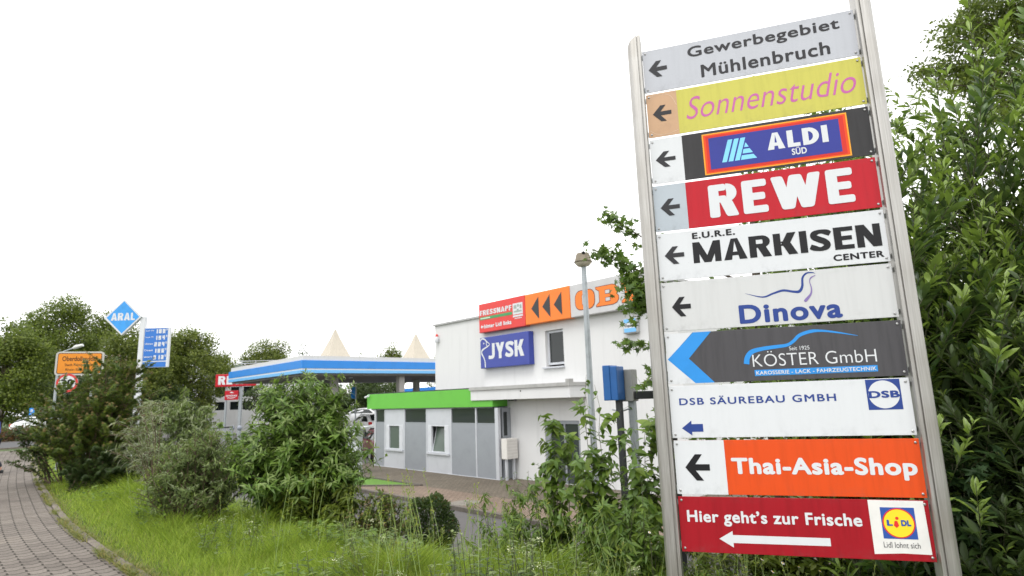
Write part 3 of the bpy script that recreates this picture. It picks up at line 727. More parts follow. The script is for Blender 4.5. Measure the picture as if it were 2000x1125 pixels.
# roof moss tufts along the edge
mb = MB(); mb.box(-.38, 8.1, .03, .59, 2.40, 2.439); mb.box(-.38, 3.6, .59, 8.9, 2.40, 2.439); mb.build('soffit', GREYPANEL, pav)
cols = [(0, .12, 'f'), (.12, .9, 'g'), (.9, 2.47, 'w'), (2.47, 4.09, 'g'), (4.09, 5.7, 'w'), (5.7, 7.19, 'g'), (7.19, 8.28, 'g'), (8.28, 8.42, 'f')]
mb = MB(); mb.box(0.003, 8.417, .10, .2, -.2, .06)
for x in (.0, .86, 2.43, 4.05, 5.66, 7.16, 8.24):
    wd = .12 if x == 0 else .17 if x == 8.24 else .07
    mb.box(x, x + wd, -.018, .10, .03, 2.399)
mb.box(.0, 8.41, -.022, .1, 0.0, .03)
mb.build('frame', ALU, pav, bevel=.004)
w_holes = [(1.02, 2.34, .76, 1.76), (4.18, 5.56, .75, 1.78)]
CGL = glass_mat('clerestory_glass', (.03, .04, .035), .05)
for x0, x1, k in cols:
    if k == 'g':
        mg = MB(); mg.box(x0 + .03, x1 - .0, .0, .06, .031, 1.85); mg.box(x0 + .03, x1, -.004, .06, 1.85, 1.88); mg.build('grey_panel', GREYPANEL, pav)
        ml = MB(); ml.rect(x0 + .03, x1, 1.88, 2.39, .03); ml.build('clerestory_pane', CGL, pav)
    elif k == 'w':
        mw = MB(); wall_with_holes(mw, x0 + .03, x1, .031, 2.395, [h for h in w_holes if x0 < h[0] < x1], .1, -.004); mw.build('white_panel', ALU, pav)
for i, (a, b, c, d) in enumerate(w_holes):
    px0, px1, pz0, pz1 = ((1.26, 2.07, .80, 1.72), (4.42, 5.28, .80, 1.74))[i]
    mb = MB()
    for q in ((a + .002, px0, c, d), (px1, b - .002, c, d), (px0, px1, pz1, d - .002), (px0, px1, c + .002, pz0)): mb.box(q[0], q[1], .012 - .03, .07, q[2], q[3])
    wn = mb.build('window', paint('window_frame_grey', (.58, .60, .64), .4), pav, bevel=.006)
    if i == 0:
        mb = MB(); mb.rect(px0 - .01, px1 + .01, pz0 - .01, pz1 + .01, .04); mb.build('pane', GLASS2, wn)
    else:   # tilted open sash
        mb = MB(); mb.add([(px0, .03, pz0), (px1, .03, pz0), (px1, .24, pz1), (px0, .24, pz1)], [(0, 1, 2, 3)]); mb.build('pane', GLASS2, wn)
        mb = MB(); mb.add([(px0, .025, pz0), (px0 + .05, .025, pz0), (px0 + .05, .235, pz1), (px0, .235, pz1)], [(0, 1, 2, 3)]); mb.build('sash', ALU, wn)
        mb = MB(); mb.box(px0 - .02, px1 + .02, .28, .3, pz0 - .05, pz1 + .05); mb.build('room_shade_panel', paint('room_shade_black', (.03, .03, .03), .9), wn)  # black sheet standing in for the shade of the unlit room
    mb = MB(); mb.box(a - .06, b + .05, -.07, .0, c - .07, c - .005); mb.build('sill', ALU, wn, bevel=.004)
mb = MB(); mb.box(.04, .1, .2, 9, 0, 2.395); mb.build('side_wall', GREYPANEL, pav)
mb = MB(); mb.box(8.3, 8.38, .2, .59, -.1, 2.395); mb.build('side_wall', GREYPANEL, pav)
mb = MB(); mb.add([(8.384, .26, 1.45), (8.384, .42, 1.45), (8.384, .42, 2.25), (8.384, .26, 2.25)], [(0, 1, 2, 3)]); mb.build('side_pane', GLASS, pav)
mb = MB(); mb.box(.1, 8.3, .31, .34, .06, 1.84); mb.build('inner_wall', GREYPANEL, pav)
# security camera on the fascia corner
cc = site_thing('security_camera', 'small white security camera on the left corner of the green fascia', 'security camera', -.30, .10, 2.98)
mb = MB(); mb.tube([(0, .0, .08), (0, -.1, .06)], .012, 8); mb.build('arm', WHITE, cc)
mb = MB(); mb.tube([(.06, -.09, .03), (-.14, -.14, -.03)], [.045, .05], 12); mb.build('housing', WHITE, cc, smooth=True)

# ------------------------------------------------------------------ signs on the white wall
def wall_sign(name, label, s0, s1, z0, z1, depth, mats, n=-.598, bevel=.02):
    o = site_thing(name, label, 'wall sign', ms(s0), n, mz(z0)); o.scale = (KM, 1, KM)
    mb = MB(); mb.box(0, s1 - s0, -depth, -.0, 0, z1 - z0); mb.build('sign_box', mats, o, bevel=bevel)
    return o
REDB = paint('pet_shop_red', (.66, .035, .03), .4, var=.04)
fs = wall_sign('illuminated_sign', 'red shop sign with white lettering and green band, left end of the roof signs', 5.34, 8.095, 5.36, 6.545, .24, REDB)
d = -.243; b = MB(); block(b, 'FRESSNAPF', .08, 2.02, .70, .905, d - .003, .30, .2, .11); text(b, 'hinter Lidl links', .33, 1.98, .16, .325, d - .003, .045, 0, 1.05)
b.flat([(.11, .24), (.20, .32), (.20, .27), (.29, .27), (.29, .21), (.20, .21), (.20, .16)], d - .003); b.build('lettering', WHITE, fs)
b = MB(); b.rect(.06, 2.04, .52, .635, d - .002); b.build('band', paint('band_green', (.04, .28, .09), .4), fs)
b = MB(); b.rect(.10, .72, .555, .60, d - .005); b.build('band_line', paint('pale_green', (.55, .68, .55), .5), fs)
b = MB(); b.rect(2.08, 2.64, .50, .93, d - .003, 0); b.rect(2.08, 2.64, .40, .47, d - .003, 0); b.rect(2.18, 2.58, .33, .36, d - .003, 0)
for q in ((2.14, 2.30, .72, .86), (2.34, 2.44, .78, .88), (2.48, 2.58, .70, .85), (2.14, 2.58, .58, .64), (2.32, 2.42, .64, .70)): b.rect(*q, d - .006, 1)
b.build('emblem', [WHITE, paint('emblem_grey', (.30, .36, .33), .5)], fs)
ORANGE = paint('diy_orange', (.82, .19, .012), .4, var=.04)
ar = wall_sign('illuminated_sign', 'orange sign with three black triangles between the red and the grey signs', 8.11, 10.385, 5.385, 6.535, .24, ORANGE)
for k in range(3):
    b = MB(); x = .34 + k * .58; b.flat([(x, .575), (x + .39, .99), (x + .39, .15)], d - .002); b.build('triangle', paint('sign_black', (.02, .024, .028), .4), ar)
ob = wall_sign('illuminated_sign', 'long grey sign with big orange slab letters along the roof edge', 10.40, 14.2, 5.39, 6.53, .24, paint('sign_grey', (.52, .52, .53), .5, var=.05, scale=1.5))
OUT = paint('letter_brown', (.20, .05, .012), .5)
def chamfer(x0, x1, z0, z1, c, seg=5):
    out = []
    for cx, cz, a0 in ((x1 - c, z0 + c, -90), (x1 - c, z1 - c, 0), (x0 + c, z1 - c, 90), (x0 + c, z0 + c, 180)):
        for k in range(seg + 1):
            a = math.radians(a0 + 90 * k / seg); out.append((cx + c * math.cos(a), cz + c * math.sin(a)))
    return out
ol, fl, ho = MB(), MB(), MB(); gr_ = .025
ol.flat(chamfer(.25 - gr_, 1.10 + gr_, .22 - gr_, .86 + gr_, .26), d - .002); fl.flat(chamfer(.25, 1.10, .22, .86, .25), d - .005)
ol.flat(chamfer(.55, .80, .33, .75, .08), d - .008); ho.flat(chamfer(.57, .78, .35, .73, .07), d - .011)
Bp = [(1.18, .27), (1.30, .33), (1.30, .76), (1.18, .88)] ; 
Bp = [(1.18, .23), (1.88, .23), (2.02, .27), (2.10, .36), (2.10, .46), (2.03, .55), (2.08, .62), (2.08, .74), (2.0, .83), (1.88, .87), (1.18, .87), (1.18, .83), (1.32, .74), (1.32, .36), (1.18, .27)]
def grow(P, d_):
    out = []; n = len(P)
    for i in range(n):
        a, b_, c = np.array(P[i - 1]), np.array(P[i]), np.array(P[(i + 1) % n])
        e1 = (b_ - a) / (np.linalg.norm(b_ - a) + 1e-9); e2 = (c - b_) / (np.linalg.norm(c - b_) + 1e-9)
        n1 = np.array([e1[1], -e1[0]]); n2 = np.array([e2[1], -e2[0]]); m = n1 + n2; m /= max(1e-6, m @ m) / 2
        out.append(tuple(b_ + m * d_ * min(1, 1)))
    return out
ol.flat(grow(Bp, gr_), d - .002); fl.flat(Bp, d - .005)
for z0, z1 in ((.36, .47), (.61, .72)): ol.rect(1.56, 1.78, z0 - .02, z1 + .02, d - .008); ho.rect(1.58, 1.76, z0, z1, d - .011)
Ip = [(2.24, .22), (2.95, .22), (2.95, .27), (2.83, .36), (2.83, .74), (2.95, .83), (2.95, .88), (2.24, .88), (2.24, .83), (2.38, .74), (2.38, .36), (2.24, .27)]
ol.flat(grow(Ip, gr_), d - .002); fl.flat(Ip, d - .005)
ol.build('letter_outline', OUT, ob); fl.build('lettering', ORANGE, ob); ho.build('letter_counter', MATS['sign_grey'], ob)
js = wall_sign('illuminated_sign', 'deep blue box sign with a white bird line and white capitals', 5.38, 8.24, 3.92, 5.16, .24, paint('bed_shop_blue', (.03, .05, .30), .35, var=.05))
b = MB(); block(b, 'JYSK', .53, 2.6, .34, .96, d - .003, .27, .22, .10); b.build('lettering', WHITE, js)
b = MB(); b.ribbon([(.02, 1.10), (.12, 1.19), (.28, 1.17), (.42, 1.06), (.60, .94), (.48, .86), (.30, .80), (.12, .72), (.10, .60), (.20, .46), (.29, .28), (.31, .03)], [.05, .06, .06, .05, .025, .05, .06, .07, .07, .06, .06, .06], d - .003)
b.ribbon([(.42, 1.06), (.40, .96), (.44, .88)], .035, d - .004); b.disc(.24, 1.0, .035, d - .003); b.build('logo', WHITE, js)
bs = wall_sign('illuminated_sign', 'small light blue and white box sign high on the wall right of the lamp post', 12.52, 13.06, 4.6, 5.08, .18, paint('sign_case_grey', (.45, .47, .48), .4, .2, .04), bevel=.05)
b = MB(); b.rect(.07, .53, .33, .46, -.183, 0); b.rect(.07, .53, .17, .33, -.183, 1); b.rect(.07, .53, .04, .17, -.183, 0); text(b, 'Thermen', .10, .50, .20, .30, -.186, .03, 0, 1, 2); b.build('front', [LBLUE, WHITE, INK], bs)

# ------------------------------------------------------------------ PETROL STATION
PC = np.array([-12.75, 36.0, SITE])
st = thing('petrol_station_canopy', 'large flat petrol station canopy with blue and white fascia bands', 'canopy', PC, YB)
# local x along D1 (negative = away to the left), y = away from the building front
CX, CY, zb, zt = -13.3, 24., 3.5 - SITE, 4.57 - SITE
mb = MB(); mb.box(CX, 0, .0, CY, zb + .02, zt); mb.build('roof', paint('canopy_white', (.60, .595, .58), .55, var=.06, streak=True), st)
mb = MB(); mb.box(CX + .1, -.1, .1, CY - .1, zb - .12, zb + .018); mb.build('soffit', paint('soffit_grey', (.20, .19, .175), .7, var=.1), st)
def bands(mb, z0, z1, out, mi=0):
    mb.box(CX - .04 - out, .04 + out, -.04 - out, -.001, z0, z1, mi); mb.box(.001, .04 + out, -.001, CY, z0, z1, mi); mb.box(CX - .04 - out, CX - .001, -.001, CY, z0, z1, mi)
h = zt - zb
mb = MB(); bands(mb, zb + .27 * h, zb + .73 * h, .08); mb.build('fascia_band', BLUE, st, bevel=.01)
mb = MB(); bands(mb, zb + .185 * h, zb + .266 * h, .06); mb.build('fascia_stripe', WHITE, st)
mb = MB(); bands(mb, zb + .0 * h, zb + .182 * h, .08); mb.build('fascia_band', LBLUE, st, bevel=.01)
def pyramid(c0, top, half):
    mb = MB(); x, y = c0
    V = []
    for k in range(5):       # slightly concave tent
        f = k / 4; hh = half * (1 - f) ** 1.12 + .04; z = zt - .02 + f * top
        V += [(x - hh, y - hh, z), (x + hh, y - hh, z), (x + hh, y + hh, z), (x - hh, y + hh, z)]
    mb.add(V, [(4 * k + i, 4 * k + (i + 1) % 4, 4 * k + 4 + (i + 1) % 4, 4 * k + 4 + i) for k in range(4) for i in range(4)] + [(16, 17, 18, 19)])
    mb.build('tent_roof', CREAM, st)
Rz = np.array([[math.cos(YB), -math.sin(YB)], [math.sin(YB), math.cos(YB)]])
def st_local(px, py, Yd):
    q = at(px, py, Yd) - PC; return Rz.T @ q[:2], q[2]
def ppyr(pxc, pyt, wpx, Yd):
    (x, y), z = st_local(pxc, pyt, Yd); pyramid((x, y), z - zt, wpx / F_PX * Yd / 2 / 1.32)
ppyr(655, 643, 66, 42.); ppyr(812, 652, 60, 47.)
def column(pxc, pyb, Yd, wd):
    (x, y), _ = st_local(pxc, pyb, Yd); mb = MB(); mb.box(x - wd / 2, x + wd / 2, y - wd / 2, y + wd / 2, 0, zb - .121); mb.build('column', paint('column_grey', (.40, .38, .36), .6, var=.08, streak=True), st, bevel=.02)
column(652, 780, 40., .42); column(782, 760, 41.5, .42); column(813, 760, 50, .42)
# lamps under the soffit
for pxl, pyl, Yd in ((601, 742, 38.5), (685, 741, 41.)):
    (x, y), _ = st_local(pxl, pyl, Yd); mb = MB(); mb.lathe([(.12, -.18), (.14, -.14), (.14, -.121)], (x, y, zb), 12); mb.build('ceiling_lamp', WHITE, st)

# second building with blue fascia far behind (car wash)
cw = thing('car_wash', 'far low car wash with blue fascia seen under the petrol canopy', 'building', (at(838, 800, 62)[0], 62, SITE), YB)
mb = MB(); mb.box(-4., 6, 0, 8, 0, 2.9); mb.build('wall', PLASTER, cw)
mb = MB(); mb.box(-4.2, 6.2, -.3, 8.2, 2.9, 3.2); mb.build('fascia_stripe', WHITE, cw)
mb = MB(); mb.box(-4.3, 6.3, -.4, 8.3, 3.2, 4.1); mb.build('fascia_band', BLUE, cw)

# petrol price sign
Yp = 30.
pb = gz(258, 850, -.6); b0 = at(275, 700, Yp); ps = thing('petrol_sign', 'tall white pole with a blue diamond sign and a blue fuel price board', 'petrol sign', (b0[0], Yp, -.8), 0.)
z_ = lambda py: at(275, py, Yp)[2] + .8
mb = MB(); mb.box(-.13, .13, -.1, .1, 0, z_(619)); mb.build('pole', WHITE, ps, bevel=.02)
dz = z_(619.5); dr_ = 34.5 / F_PX * Yp; dcx = -37 / F_PX * Yp - .02
mb = MB(); mb.prism([(dcx - dr_ * 1.06, dz), (dcx, dz - dr_ * 1.0), (dcx + dr_ * 1.06, dz), (dcx, dz + dr_ * 1.0)], -.16, .0); dm = mb.build('diamond', WHITE, ps, bevel=.02)
k9 = .93; mb = MB(); mb.flat([(dcx - dr_ * k9, dz), (dcx, dz - dr_ * k9), (dcx + dr_ * k9, dz), (dcx, dz + dr_ * k9)], -.165); mb.build('front', paint('diamond_blue', (.03, .29, .72), .35), dm)
mb = MB(); block(mb, 'ARAL', dcx - .60, dcx + .62, dz - .16, dz + .22, -.17, .30, .2, .10); mb.build('lettering', WHITE, dm)
x0, x1, zt_, zb_ = .16, .16 + 49 / F_PX * Yp * 1.02, z_(641), z_(719)
mb = MB(); mb.box(x0, x1, -.12, .02, zb_, zt_); bd = mb.build('price_board', WHITE, ps, bevel=.02)
BDB = paint('board_blue', (.02, .15, .52), .35)
for qa, qb in ((zb_ + .33, zt_ - .05), (zb_ + .02, zb_ + .28)):
    mb = MB(); mb.rect(x0 + .02, x1 - .10, qa, qb, -.124); mb.build('front', BDB, bd)
SEG = {'0': 'abcdef', '1': 'bc', '2': 'abged', '3': 'abgcd', '4': 'fgbc', '5': 'afgcd', '6': 'afgedc', '7': 'abc', '8': 'abcdefg', '9': 'abcdfg'}
def digit(mb, ch, x, z, w_, h, y, t):
    B_ = {'a': (x, x + w_, z + h - t, z + h), 'd': (x, x + w_, z, z + t), 'g': (x, x + w_, z + h / 2 - t / 2, z + h / 2 + t / 2), 'f': (x, x + t, z + h / 2, z + h), 'e': (x, x + t, z, z + h / 2), 'b': (x + w_ - t, x + w_, z + h / 2, z + h), 'c': (x + w_ - t, x + w_, z, z + h / 2)}
    for k_, s_ in enumerate(SEG[ch]): mb.rect(*B_[s_], y - .002 * k_)
mb = MB(); ww = x1 - .1 - x0; rows = ['188', '194', '224', '186', '213']; names = ['Super E10', 'Super 95', 'Ultimate', 'Diesel', 'Ultimate D']
hh = (zt_ - .05 - zb_ - .33) / 5
for r, s_ in enumerate(rows):
    z0 = zt_ - .05 - (r + 1) * hh + .07
    for k, ch in enumerate(s_): digit(mb, ch, x0 + ww * (.46 + k * .16), z0, ww * .11, hh - .12, -.128, .06)
    digit(mb, '9', x0 + ww * .93, z0 + hh * .38, ww * .05, hh * .33, -.128, .02)
    text(mb, names[r], x0 + .07, x0 + ww * .40, z0 + hh * .30, z0 + hh * .55, -.128, .02)
mb.build('lettering', WHITE, bd)

# town sign and speed sign
Yt = 17.2; tb = at(141, 860, Yt); ts = thing('town_sign', 'yellow town entry sign in a rounded grey frame above the reddish shrub', 'road sign', (tb[0], Yt, 0), math.radians(21))
zt1, zb1 = at(150, 687, Yt)[2], at(150, 733, Yt)[2]; hw = 46 / F_PX * Yt * .86
mb = MB(); mb.prism(chamfer(-hw, hw, zb1, zt1, .09), -.02, .02); fr = mb.build('frame', paint('sign_frame_grey', (.48, .47, .43), .5, .2, .1), ts, bevel=.005)
mb = MB(); mb.flat(chamfer(-hw + .05, hw - .05, zb1 + .045, zt1 - .045, .05), -.024); mb.build('plate', BLACKINK, fr)
mb = MB(); mb.flat(chamfer(-hw + .065, hw - .065, zb1 + .06, zt1 - .06, .04), -.027); mb.build('plate', paint('town_yellow', (.70, .235, .006), .45), fr)
mb = MB(); hz = zt1 - zb1; text(mb, 'Oberdollendorf', -hw * .72, hw * .72, zb1 + hz * .60, zb1 + hz * .80, -.030, .01); text(mb, 'Stadt Königswinter', -hw * .6, hw * .6, zb1 + hz * .36, zb1 + hz * .50, -.030, 0); text(mb, 'Rhein-Sieg-Kreis', -hw * .55, hw * .5, zb1 + hz * .16, zb1 + hz * .29, -.030, 0); mb.build('lettering', BLACKINK, fr)
for x in (-hw * .55, hw * .55):
    mb = MB(); mb.tube([(x, .05, -.1), (x, .05, zt1 - .03)], .03, 10); mb.build('post', GALV, ts)
r_ = .265; sp = thing('speed_sign', 'round white speed limit sign with red rim under the yellow sign', 'road sign', (at(131, 748, Yt - .3)[0], Yt - .3, at(133, 749, Yt)[2]), math.radians(21))
mb = MB(); mb.tube([(0, -.0, 0), (0, .012, 0)], r_, 32); mb.build('plate', GALV, sp)
mb = MB(); mb.disc(0, 0, r_ * .98, -.004, 0); mb.disc(0, 0, r_ * .76, -.007, 1); text(mb, '30', -.15, .15, -.11, .11, -.010, .045, 0, 1.05, 2); mb.build('front', [paint('rim_red', (.60, .03, .03), .4), WHITE, BLACKINK], sp)

# street lamps
def street_lamp(label, pxb, pxh, pyh, Yd, base, pxe, pye):
    top = at(pxh, pyh, Yd); e = at(pxe, pye, Yd); o = thing('street_lamp', label, 'street lamp', (top[0], Yd, base), 0, 'street lamps')
    q = e - np.array([top[0], Yd, base]); hgt = top[2] - base
    mb = MB(); mb.tube([(0, 0, 0), (0, 0, 1), (0, 0, hgt)], [.08, .07, .045], 10); mb.build('pole', GALV, o, smooth=True)
    mb = MB(); mb.tube([(0, 0, hgt), (q[0] * .6, 0, hgt + (q[2] - hgt) * .65)], [.04, .035], 8); mb.build('arm', GALV, o, smooth=True)
    mb = MB(); mb.tube([(q[0] * .58, 0, hgt + (q[2] - hgt) * .62), (q[0] * .7, 0, hgt + (q[2] - hgt) * .76), (q[0], 0, q[2])], [.05, .11, .07], 10); mb.build('lamp_head', paint('lamp_grey', (.62, .63, .62), .4), o, smooth=True)
    return o
street_lamp('grey street lamp with slanted arm rising behind the yellow town sign', 0, 116, 690, 30., -.2, 162, 674)
Yl = 11.; lt = at(1141, 500, Yl)
lp = thing('post_lamp', 'single post top lamp with weathered brown cap before the white wall', 'street lamp', (at(1150, 700, Yl)[0], Yl, SITE), 0)
hl = at(1141, 512, Yl)[2] - SITE
mb = MB(); mb.tube([(0, 0, 0), (0, 0, 1.3), (0, 0, hl + .02)], [.075, .06, .048], 14); mb.build('pole', GALV, lp, smooth=True)
mb = MB(); mb.lathe([(.165, .0), (.172, .022), (.155, .045), (.128, .15), (.115, .18), (.06, .19), (.0, .192)], (-.01, -.03, hl - .02), 24); mb.build('lamp_cap', paint('weathered_cap', (.20, .17, .125), .7, .1, .3, 14, bump=.4), lp, smooth=True)
mb = MB(); mb.lathe([(.05, -.075), (.11, -.06), (.15, -.012), (.158, -.001)], (-.01, -.03, hl - .02), 24); mb.build('lamp_shade', paint('opal_diffuser', (.66, .60, .50), .3), lp, smooth=True)
mb = MB(); mb.tube([(-.01, -.155, hl + .15), (-.01, -.175, hl + .14)], .03, 12); mb.build('sensor', DARKMETAL, lp)

# service boxes on posts
Yb = 9.2
q = at(1200, 748, Yb); bb = thing('service_box', 'blue box on a dark post beside the grey box', 'service box', (q[0], Yb, SITE), math.radians(-38))
z0, z1 = at(1200, 782, Yb)[2] - SITE, at(1200, 716, Yb)[2] - SITE
mb = MB(); mb.box(-.11, .11, -.12, .12, z0, z1); mb.box(-.125, -.0, -.135, .135, z0 + .0, z1 + .02); mb.build('case', paint('box_blue', (.012, .105, .34), .4, .1, .1), bb, bevel=.012)
mb = MB(); mb.box(.02, .10, -.04, .04, -.1, z0); mb.build('post', DARKMETAL, bb)
q = at(1229, 752, Yb + .1); gb = thing('service_box', 'grey box on a grey post beside the blue box', 'service box', (q[0], Yb + .1, SITE), math.radians(-38))
z0, z1 = at(1229, 784, Yb)[2] - SITE, at(1229, 721, Yb)[2] - SITE
mb = MB(); mb.box(-.10, .10, -.09, .09, z0, z1); mb.build('case', paint('box_grey', (.30, .30, .29), .55, .2, .1), gb, bevel=.012)
mb = MB(); mb.box(-.02, .08, -.04, .04, -.1, z0); mb.build('post', GALV, gb)
mb = MB(); mb.tube([(-.32, .0, z0 - .12), (-.15, -.05, z0 - .15), (.03, -.05, z0 - .1)], .012, 8); mb.build('strap', GALV, gb)
q0, q1 = at(1240, 768, Yb), at(1345, 772, Yb + .2)
rb = thing('barrier_beam', 'dark metal beam on posts half hidden behind the totem', 'barrier', (q0[0], Yb, q0[2]), 0)
mb = MB(); mb.box(0, q1[0] - q0[0], -.05, .05, -.09, .03); mb.build('beam', DARKMETAL, rb, bevel=.01)
mb = MB(); mb.box(.5, .58, -.04, .04, SITE - q0[2], -.091); mb.build('post', DARKMETAL, rb)

# ------------------------------------------------------------------ far supermarket building and its signs
Yr = 64.; c = at(385, 830, Yr); rw = thing('supermarket_building', 'far white building with dark mansard roof and square windows', 'building', (c[0], Yr, SITE), math.radians(6))
k = Yr / F_PX; zw = at(420, 746, Yr)[2] - SITE; zr = at(420, 712, Yr)[2] - SITE; W = 11.
mb = MB(); hol = []
for row, (pa, pb_) in enumerate(((757, 775), (786, 802))):
    za, zb2 = at(410, pb_, Yr)[2] - SITE, at(410, pa, Yr)[2] - SITE
    for x in (.3, 1.65, 3.2, 4.5): hol.append((x, x + 1., za, zb2))
wall_with_holes(mb, 0, W, -.3, zw, hol, .2, 0)
mb.add([(0, 0, -.3), (0, 9, -.3), (0, 9, zw), (0, 0, zw)], [(3, 2, 1, 0)]); mb.add([(W, 0, -.3), (W, 9, -.3), (W, 9, zw), (W, 0, zw)], [(0, 1, 2, 3)])
mb.build('wall', PLASTER, rw)
mb = MB(); mb.add([(-.2, -.2, zw), (W + .2, -.2, zw), (W + .2, 9.2, zw), (-.2, 9.2, zw), (1.9, 2., zr), (W - 1.6, 2., zr), (W - 1.6, 7, zr), (1.9, 7, zr)], [(0, 1, 5, 4), (1, 2, 6, 5), (2, 3, 7, 6), (3, 0, 4, 7), (4, 5, 6, 7), (3, 2, 1, 0)]); mb.build('roof', paint('slate', (.075, .07, .075), .7, var=.15), rw)
mb = MB(); mb.box(2.0, 4.2, -.1, 2.2, zw + .15, zr - .1); dm_ = mb.build('dormer', paint('dormer_grey', (.20, .25, .22), .6), rw)
mb = MB(); mb.rect(2.3, 3.2, zw + .8, zw + 1.3, -.104); mb.build('window', GLASS, dm_)
for (a, b_, c_, d_) in hol:
    mb = MB(); mb.rect(a - .02, b_ + .02, c_ - .02, d_ + .02, .12); mb.build('window', GLASS, rw)
mb = MB()
for zz in (.15, .4): mb.box(1.8, W - 1.5, 2.0, 2.05, zr + zz, zr + zz + .08)
for x in (1.9, 3.5, 5, 6.5, 8): mb.box(x, x + .06, 2.0, 2.05, zr, zr + .5)
mb.build('roof_rail', ALU, rw)
mb = MB(); x_ = 112 * k; mb.box(x_, x_ + 4., -1.5, -.1, -.3, at(500, 748, Yr)[2] - SITE); mb.build('annex', PLASTER, rw)
Ys = 50.; c = at(421, 756, Ys); k = Ys / F_PX
rs = thing('shop_sign', 'wide red supermarket sign with white capitals on two grey posts', 'shop sign', (c[0], Ys, SITE), 0)
zt2, zb2 = at(440, 731, Ys)[2] - SITE, at(440, 755.5, Ys)[2] - SITE; wd = 78 * k
mb = MB(); mb.box(0, wd, -.1, .1, zb2, zt2); sb_ = mb.build('sign_box', RED, rs, bevel=.03)
mb = MB(); hz = zt2 - zb2
block(mb, 'REWE', .25, wd - .25, zb2 + hz * .17, zt2 - hz * .15, -.105, .29, .215, .12)
mb.build('lettering', WHITE, sb_)
mb = MB(); mb.box(18 * k, 21 * k, .105, .25, 0, zt2 - .2); mb.build('post', GALV, rs)
mb = MB(); mb.box(45 * k, 50 * k, .105, .3, 0, zt2 - .2); mb.build('post', GALV, rs)
za, zc = at(453, 781, Ys)[2] - SITE, at(453, 763, Ys)[2] - SITE
mb = MB(); mb.box(19 * k, 45 * k, -.06, .06, za, zc); s2 = mb.build('sign_box', RED, rs, bevel=.02, label='small red drinks sign hung between the posts')
mb = MB(); xm = 32 * k; text(mb, 'GETRÄNKE', 21.5 * k, 43 * k, za + .27, za + .43, -.065, .04); mb.ribbon([(24 * k, za + .18), (32 * k, za + .15), (40 * k, za + .2)], .05, -.065); mb.flat([(xm - .15, za + .6), (xm, za + .68), (xm + .22, za + .56), (xm, za + .55)], -.065); mb.build('lettering', WHITE, s2)

# flag pole, blue sign far left, white cabinet, bollards
q = at(694, 830, 46.); fp = thing('flag_pole', 'thin pole with a narrow blue banner before the dark trees', 'flag pole', (q[0], 46, SITE))
mb = MB(); mb.tube([(0, 0, 0), (0, 0, at(694, 752, 46)[2] - SITE)], .05, 8); mb.build('pole', GALV, fp)
mb = MB(); za, zc = at(694, 778, 46)[2] - SITE, at(694, 755, 46)[2] - SITE; V = []
for k in range(7):
    for j in range(2): V.append((-.02 - j * .32 - .04 * math.sin(k), .05 * math.sin(k * 1.3 + j), za + (zc - za) * k / 6))
mb.add(V, [(2 * k, 2 * k + 1, 2 * k + 3, 2 * k + 2) for k in range(6)]); mb.build('banner', BLUE, fp)
q = at(57, 850, 38.); bs2 = thing('parking_sign', 'small blue square sign on a pole behind the parked white car', 'road sign', (q[0], 38, 0))
mb = MB(); mb.tube([(0, .03, 0), (0, .03, at(57, 797, 38)[2])], .03, 8); mb.build('post', GALV, bs2)
mb = MB(); zc = at(57, 804, 38)[2]; mb.box(-.16, .16, -.01, .01, zc - .22, zc + .22); pl = mb.build('plate', BLUE, bs2)
mb = MB(); text(mb, 'P', -.07, .08, zc - .12, zc + .13, -.014, .03); mb.build('lettering', WHITE, pl)
q = at(694, 900, 24.); wc = thing('white_cabinet', 'white upright cabinet with thin overhanging top left of the pavilion', 'cabinet', (q[0], 24, SITE), math.radians(-20))
zc = at(694, 836, 24)[2] - SITE
mb = MB(); mb.box(-.22, .2, -.2, .2, 0, zc); mb.build('case', WHITE, wc, bevel=.02)
mb = MB(); mb.box(-.4, .62, -.3, .3, zc + .001, zc + .06); mb.build('top', WHITE, wc, bevel=.01)
mb = MB(); mb.box(-.12, .1, -.215, -.201, zc * .55, zc * .85); mb.build('panel', ALU, wc)
for px_ in (453, 468):
    q = at(px_, 836, 26.); o = thing('bollard', 'grey ball topped bollard by the mesh fence, %s of the pair' % ('left' if px_ == 453 else 'right'), 'bollard', (q[0], 26, SITE), 0, 'ball topped bollards')
    hz = q[2] - SITE
    mb = MB(); mb.tube([(0, 0, 0), (0, 0, hz - .1)], .05, 10); mb.build('post', GALV, o, smooth=True)
    mb = MB(); mb.lathe([(.03, -.11), (.085, -.07), (.11, 0), (.085, .07), (.03, .105)], (0, 0, hz), 14); mb.build('ball', paint('ball_grey', (.22, .24, .29), .5), o, smooth=True)
# mesh fence
f0, f1 = at(372, 880, 23), at(452, 880, 25); fe = thing('mesh_fence', 'grey wire mesh fence with dark top rail behind the grey green shrub', 'fence', (f0[0], f0[1], SITE), math.atan2(f1[1] - f0[1], f1[0] - f0[0]))
L_ = math.hypot(f1[0] - f0[0], f1[1] - f0[1]); hf = at(430, 836, 24)[2] - SITE
mb = MB()
for x in np.arange(0, L_ + .01, .1): mb.box(x, x + .006, -.003, .003, .05, hf)
for z in np.arange(.1, hf, .2): mb.box(0, L_, .003, .011, z, z + .008)
mb.build('mesh_panel', GALV, fe)
mb = MB(); mb.tube([(0, 0, hf), (L_, 0, hf)], .03, 8); mb.build('rail', DARKMETAL, fe)
for x in (0, L_ * .5, L_):
    mb = MB(); mb.box(x - .03, x + .03, .012, .07, 0, hf + .05); mb.build('post', GALV, fe)

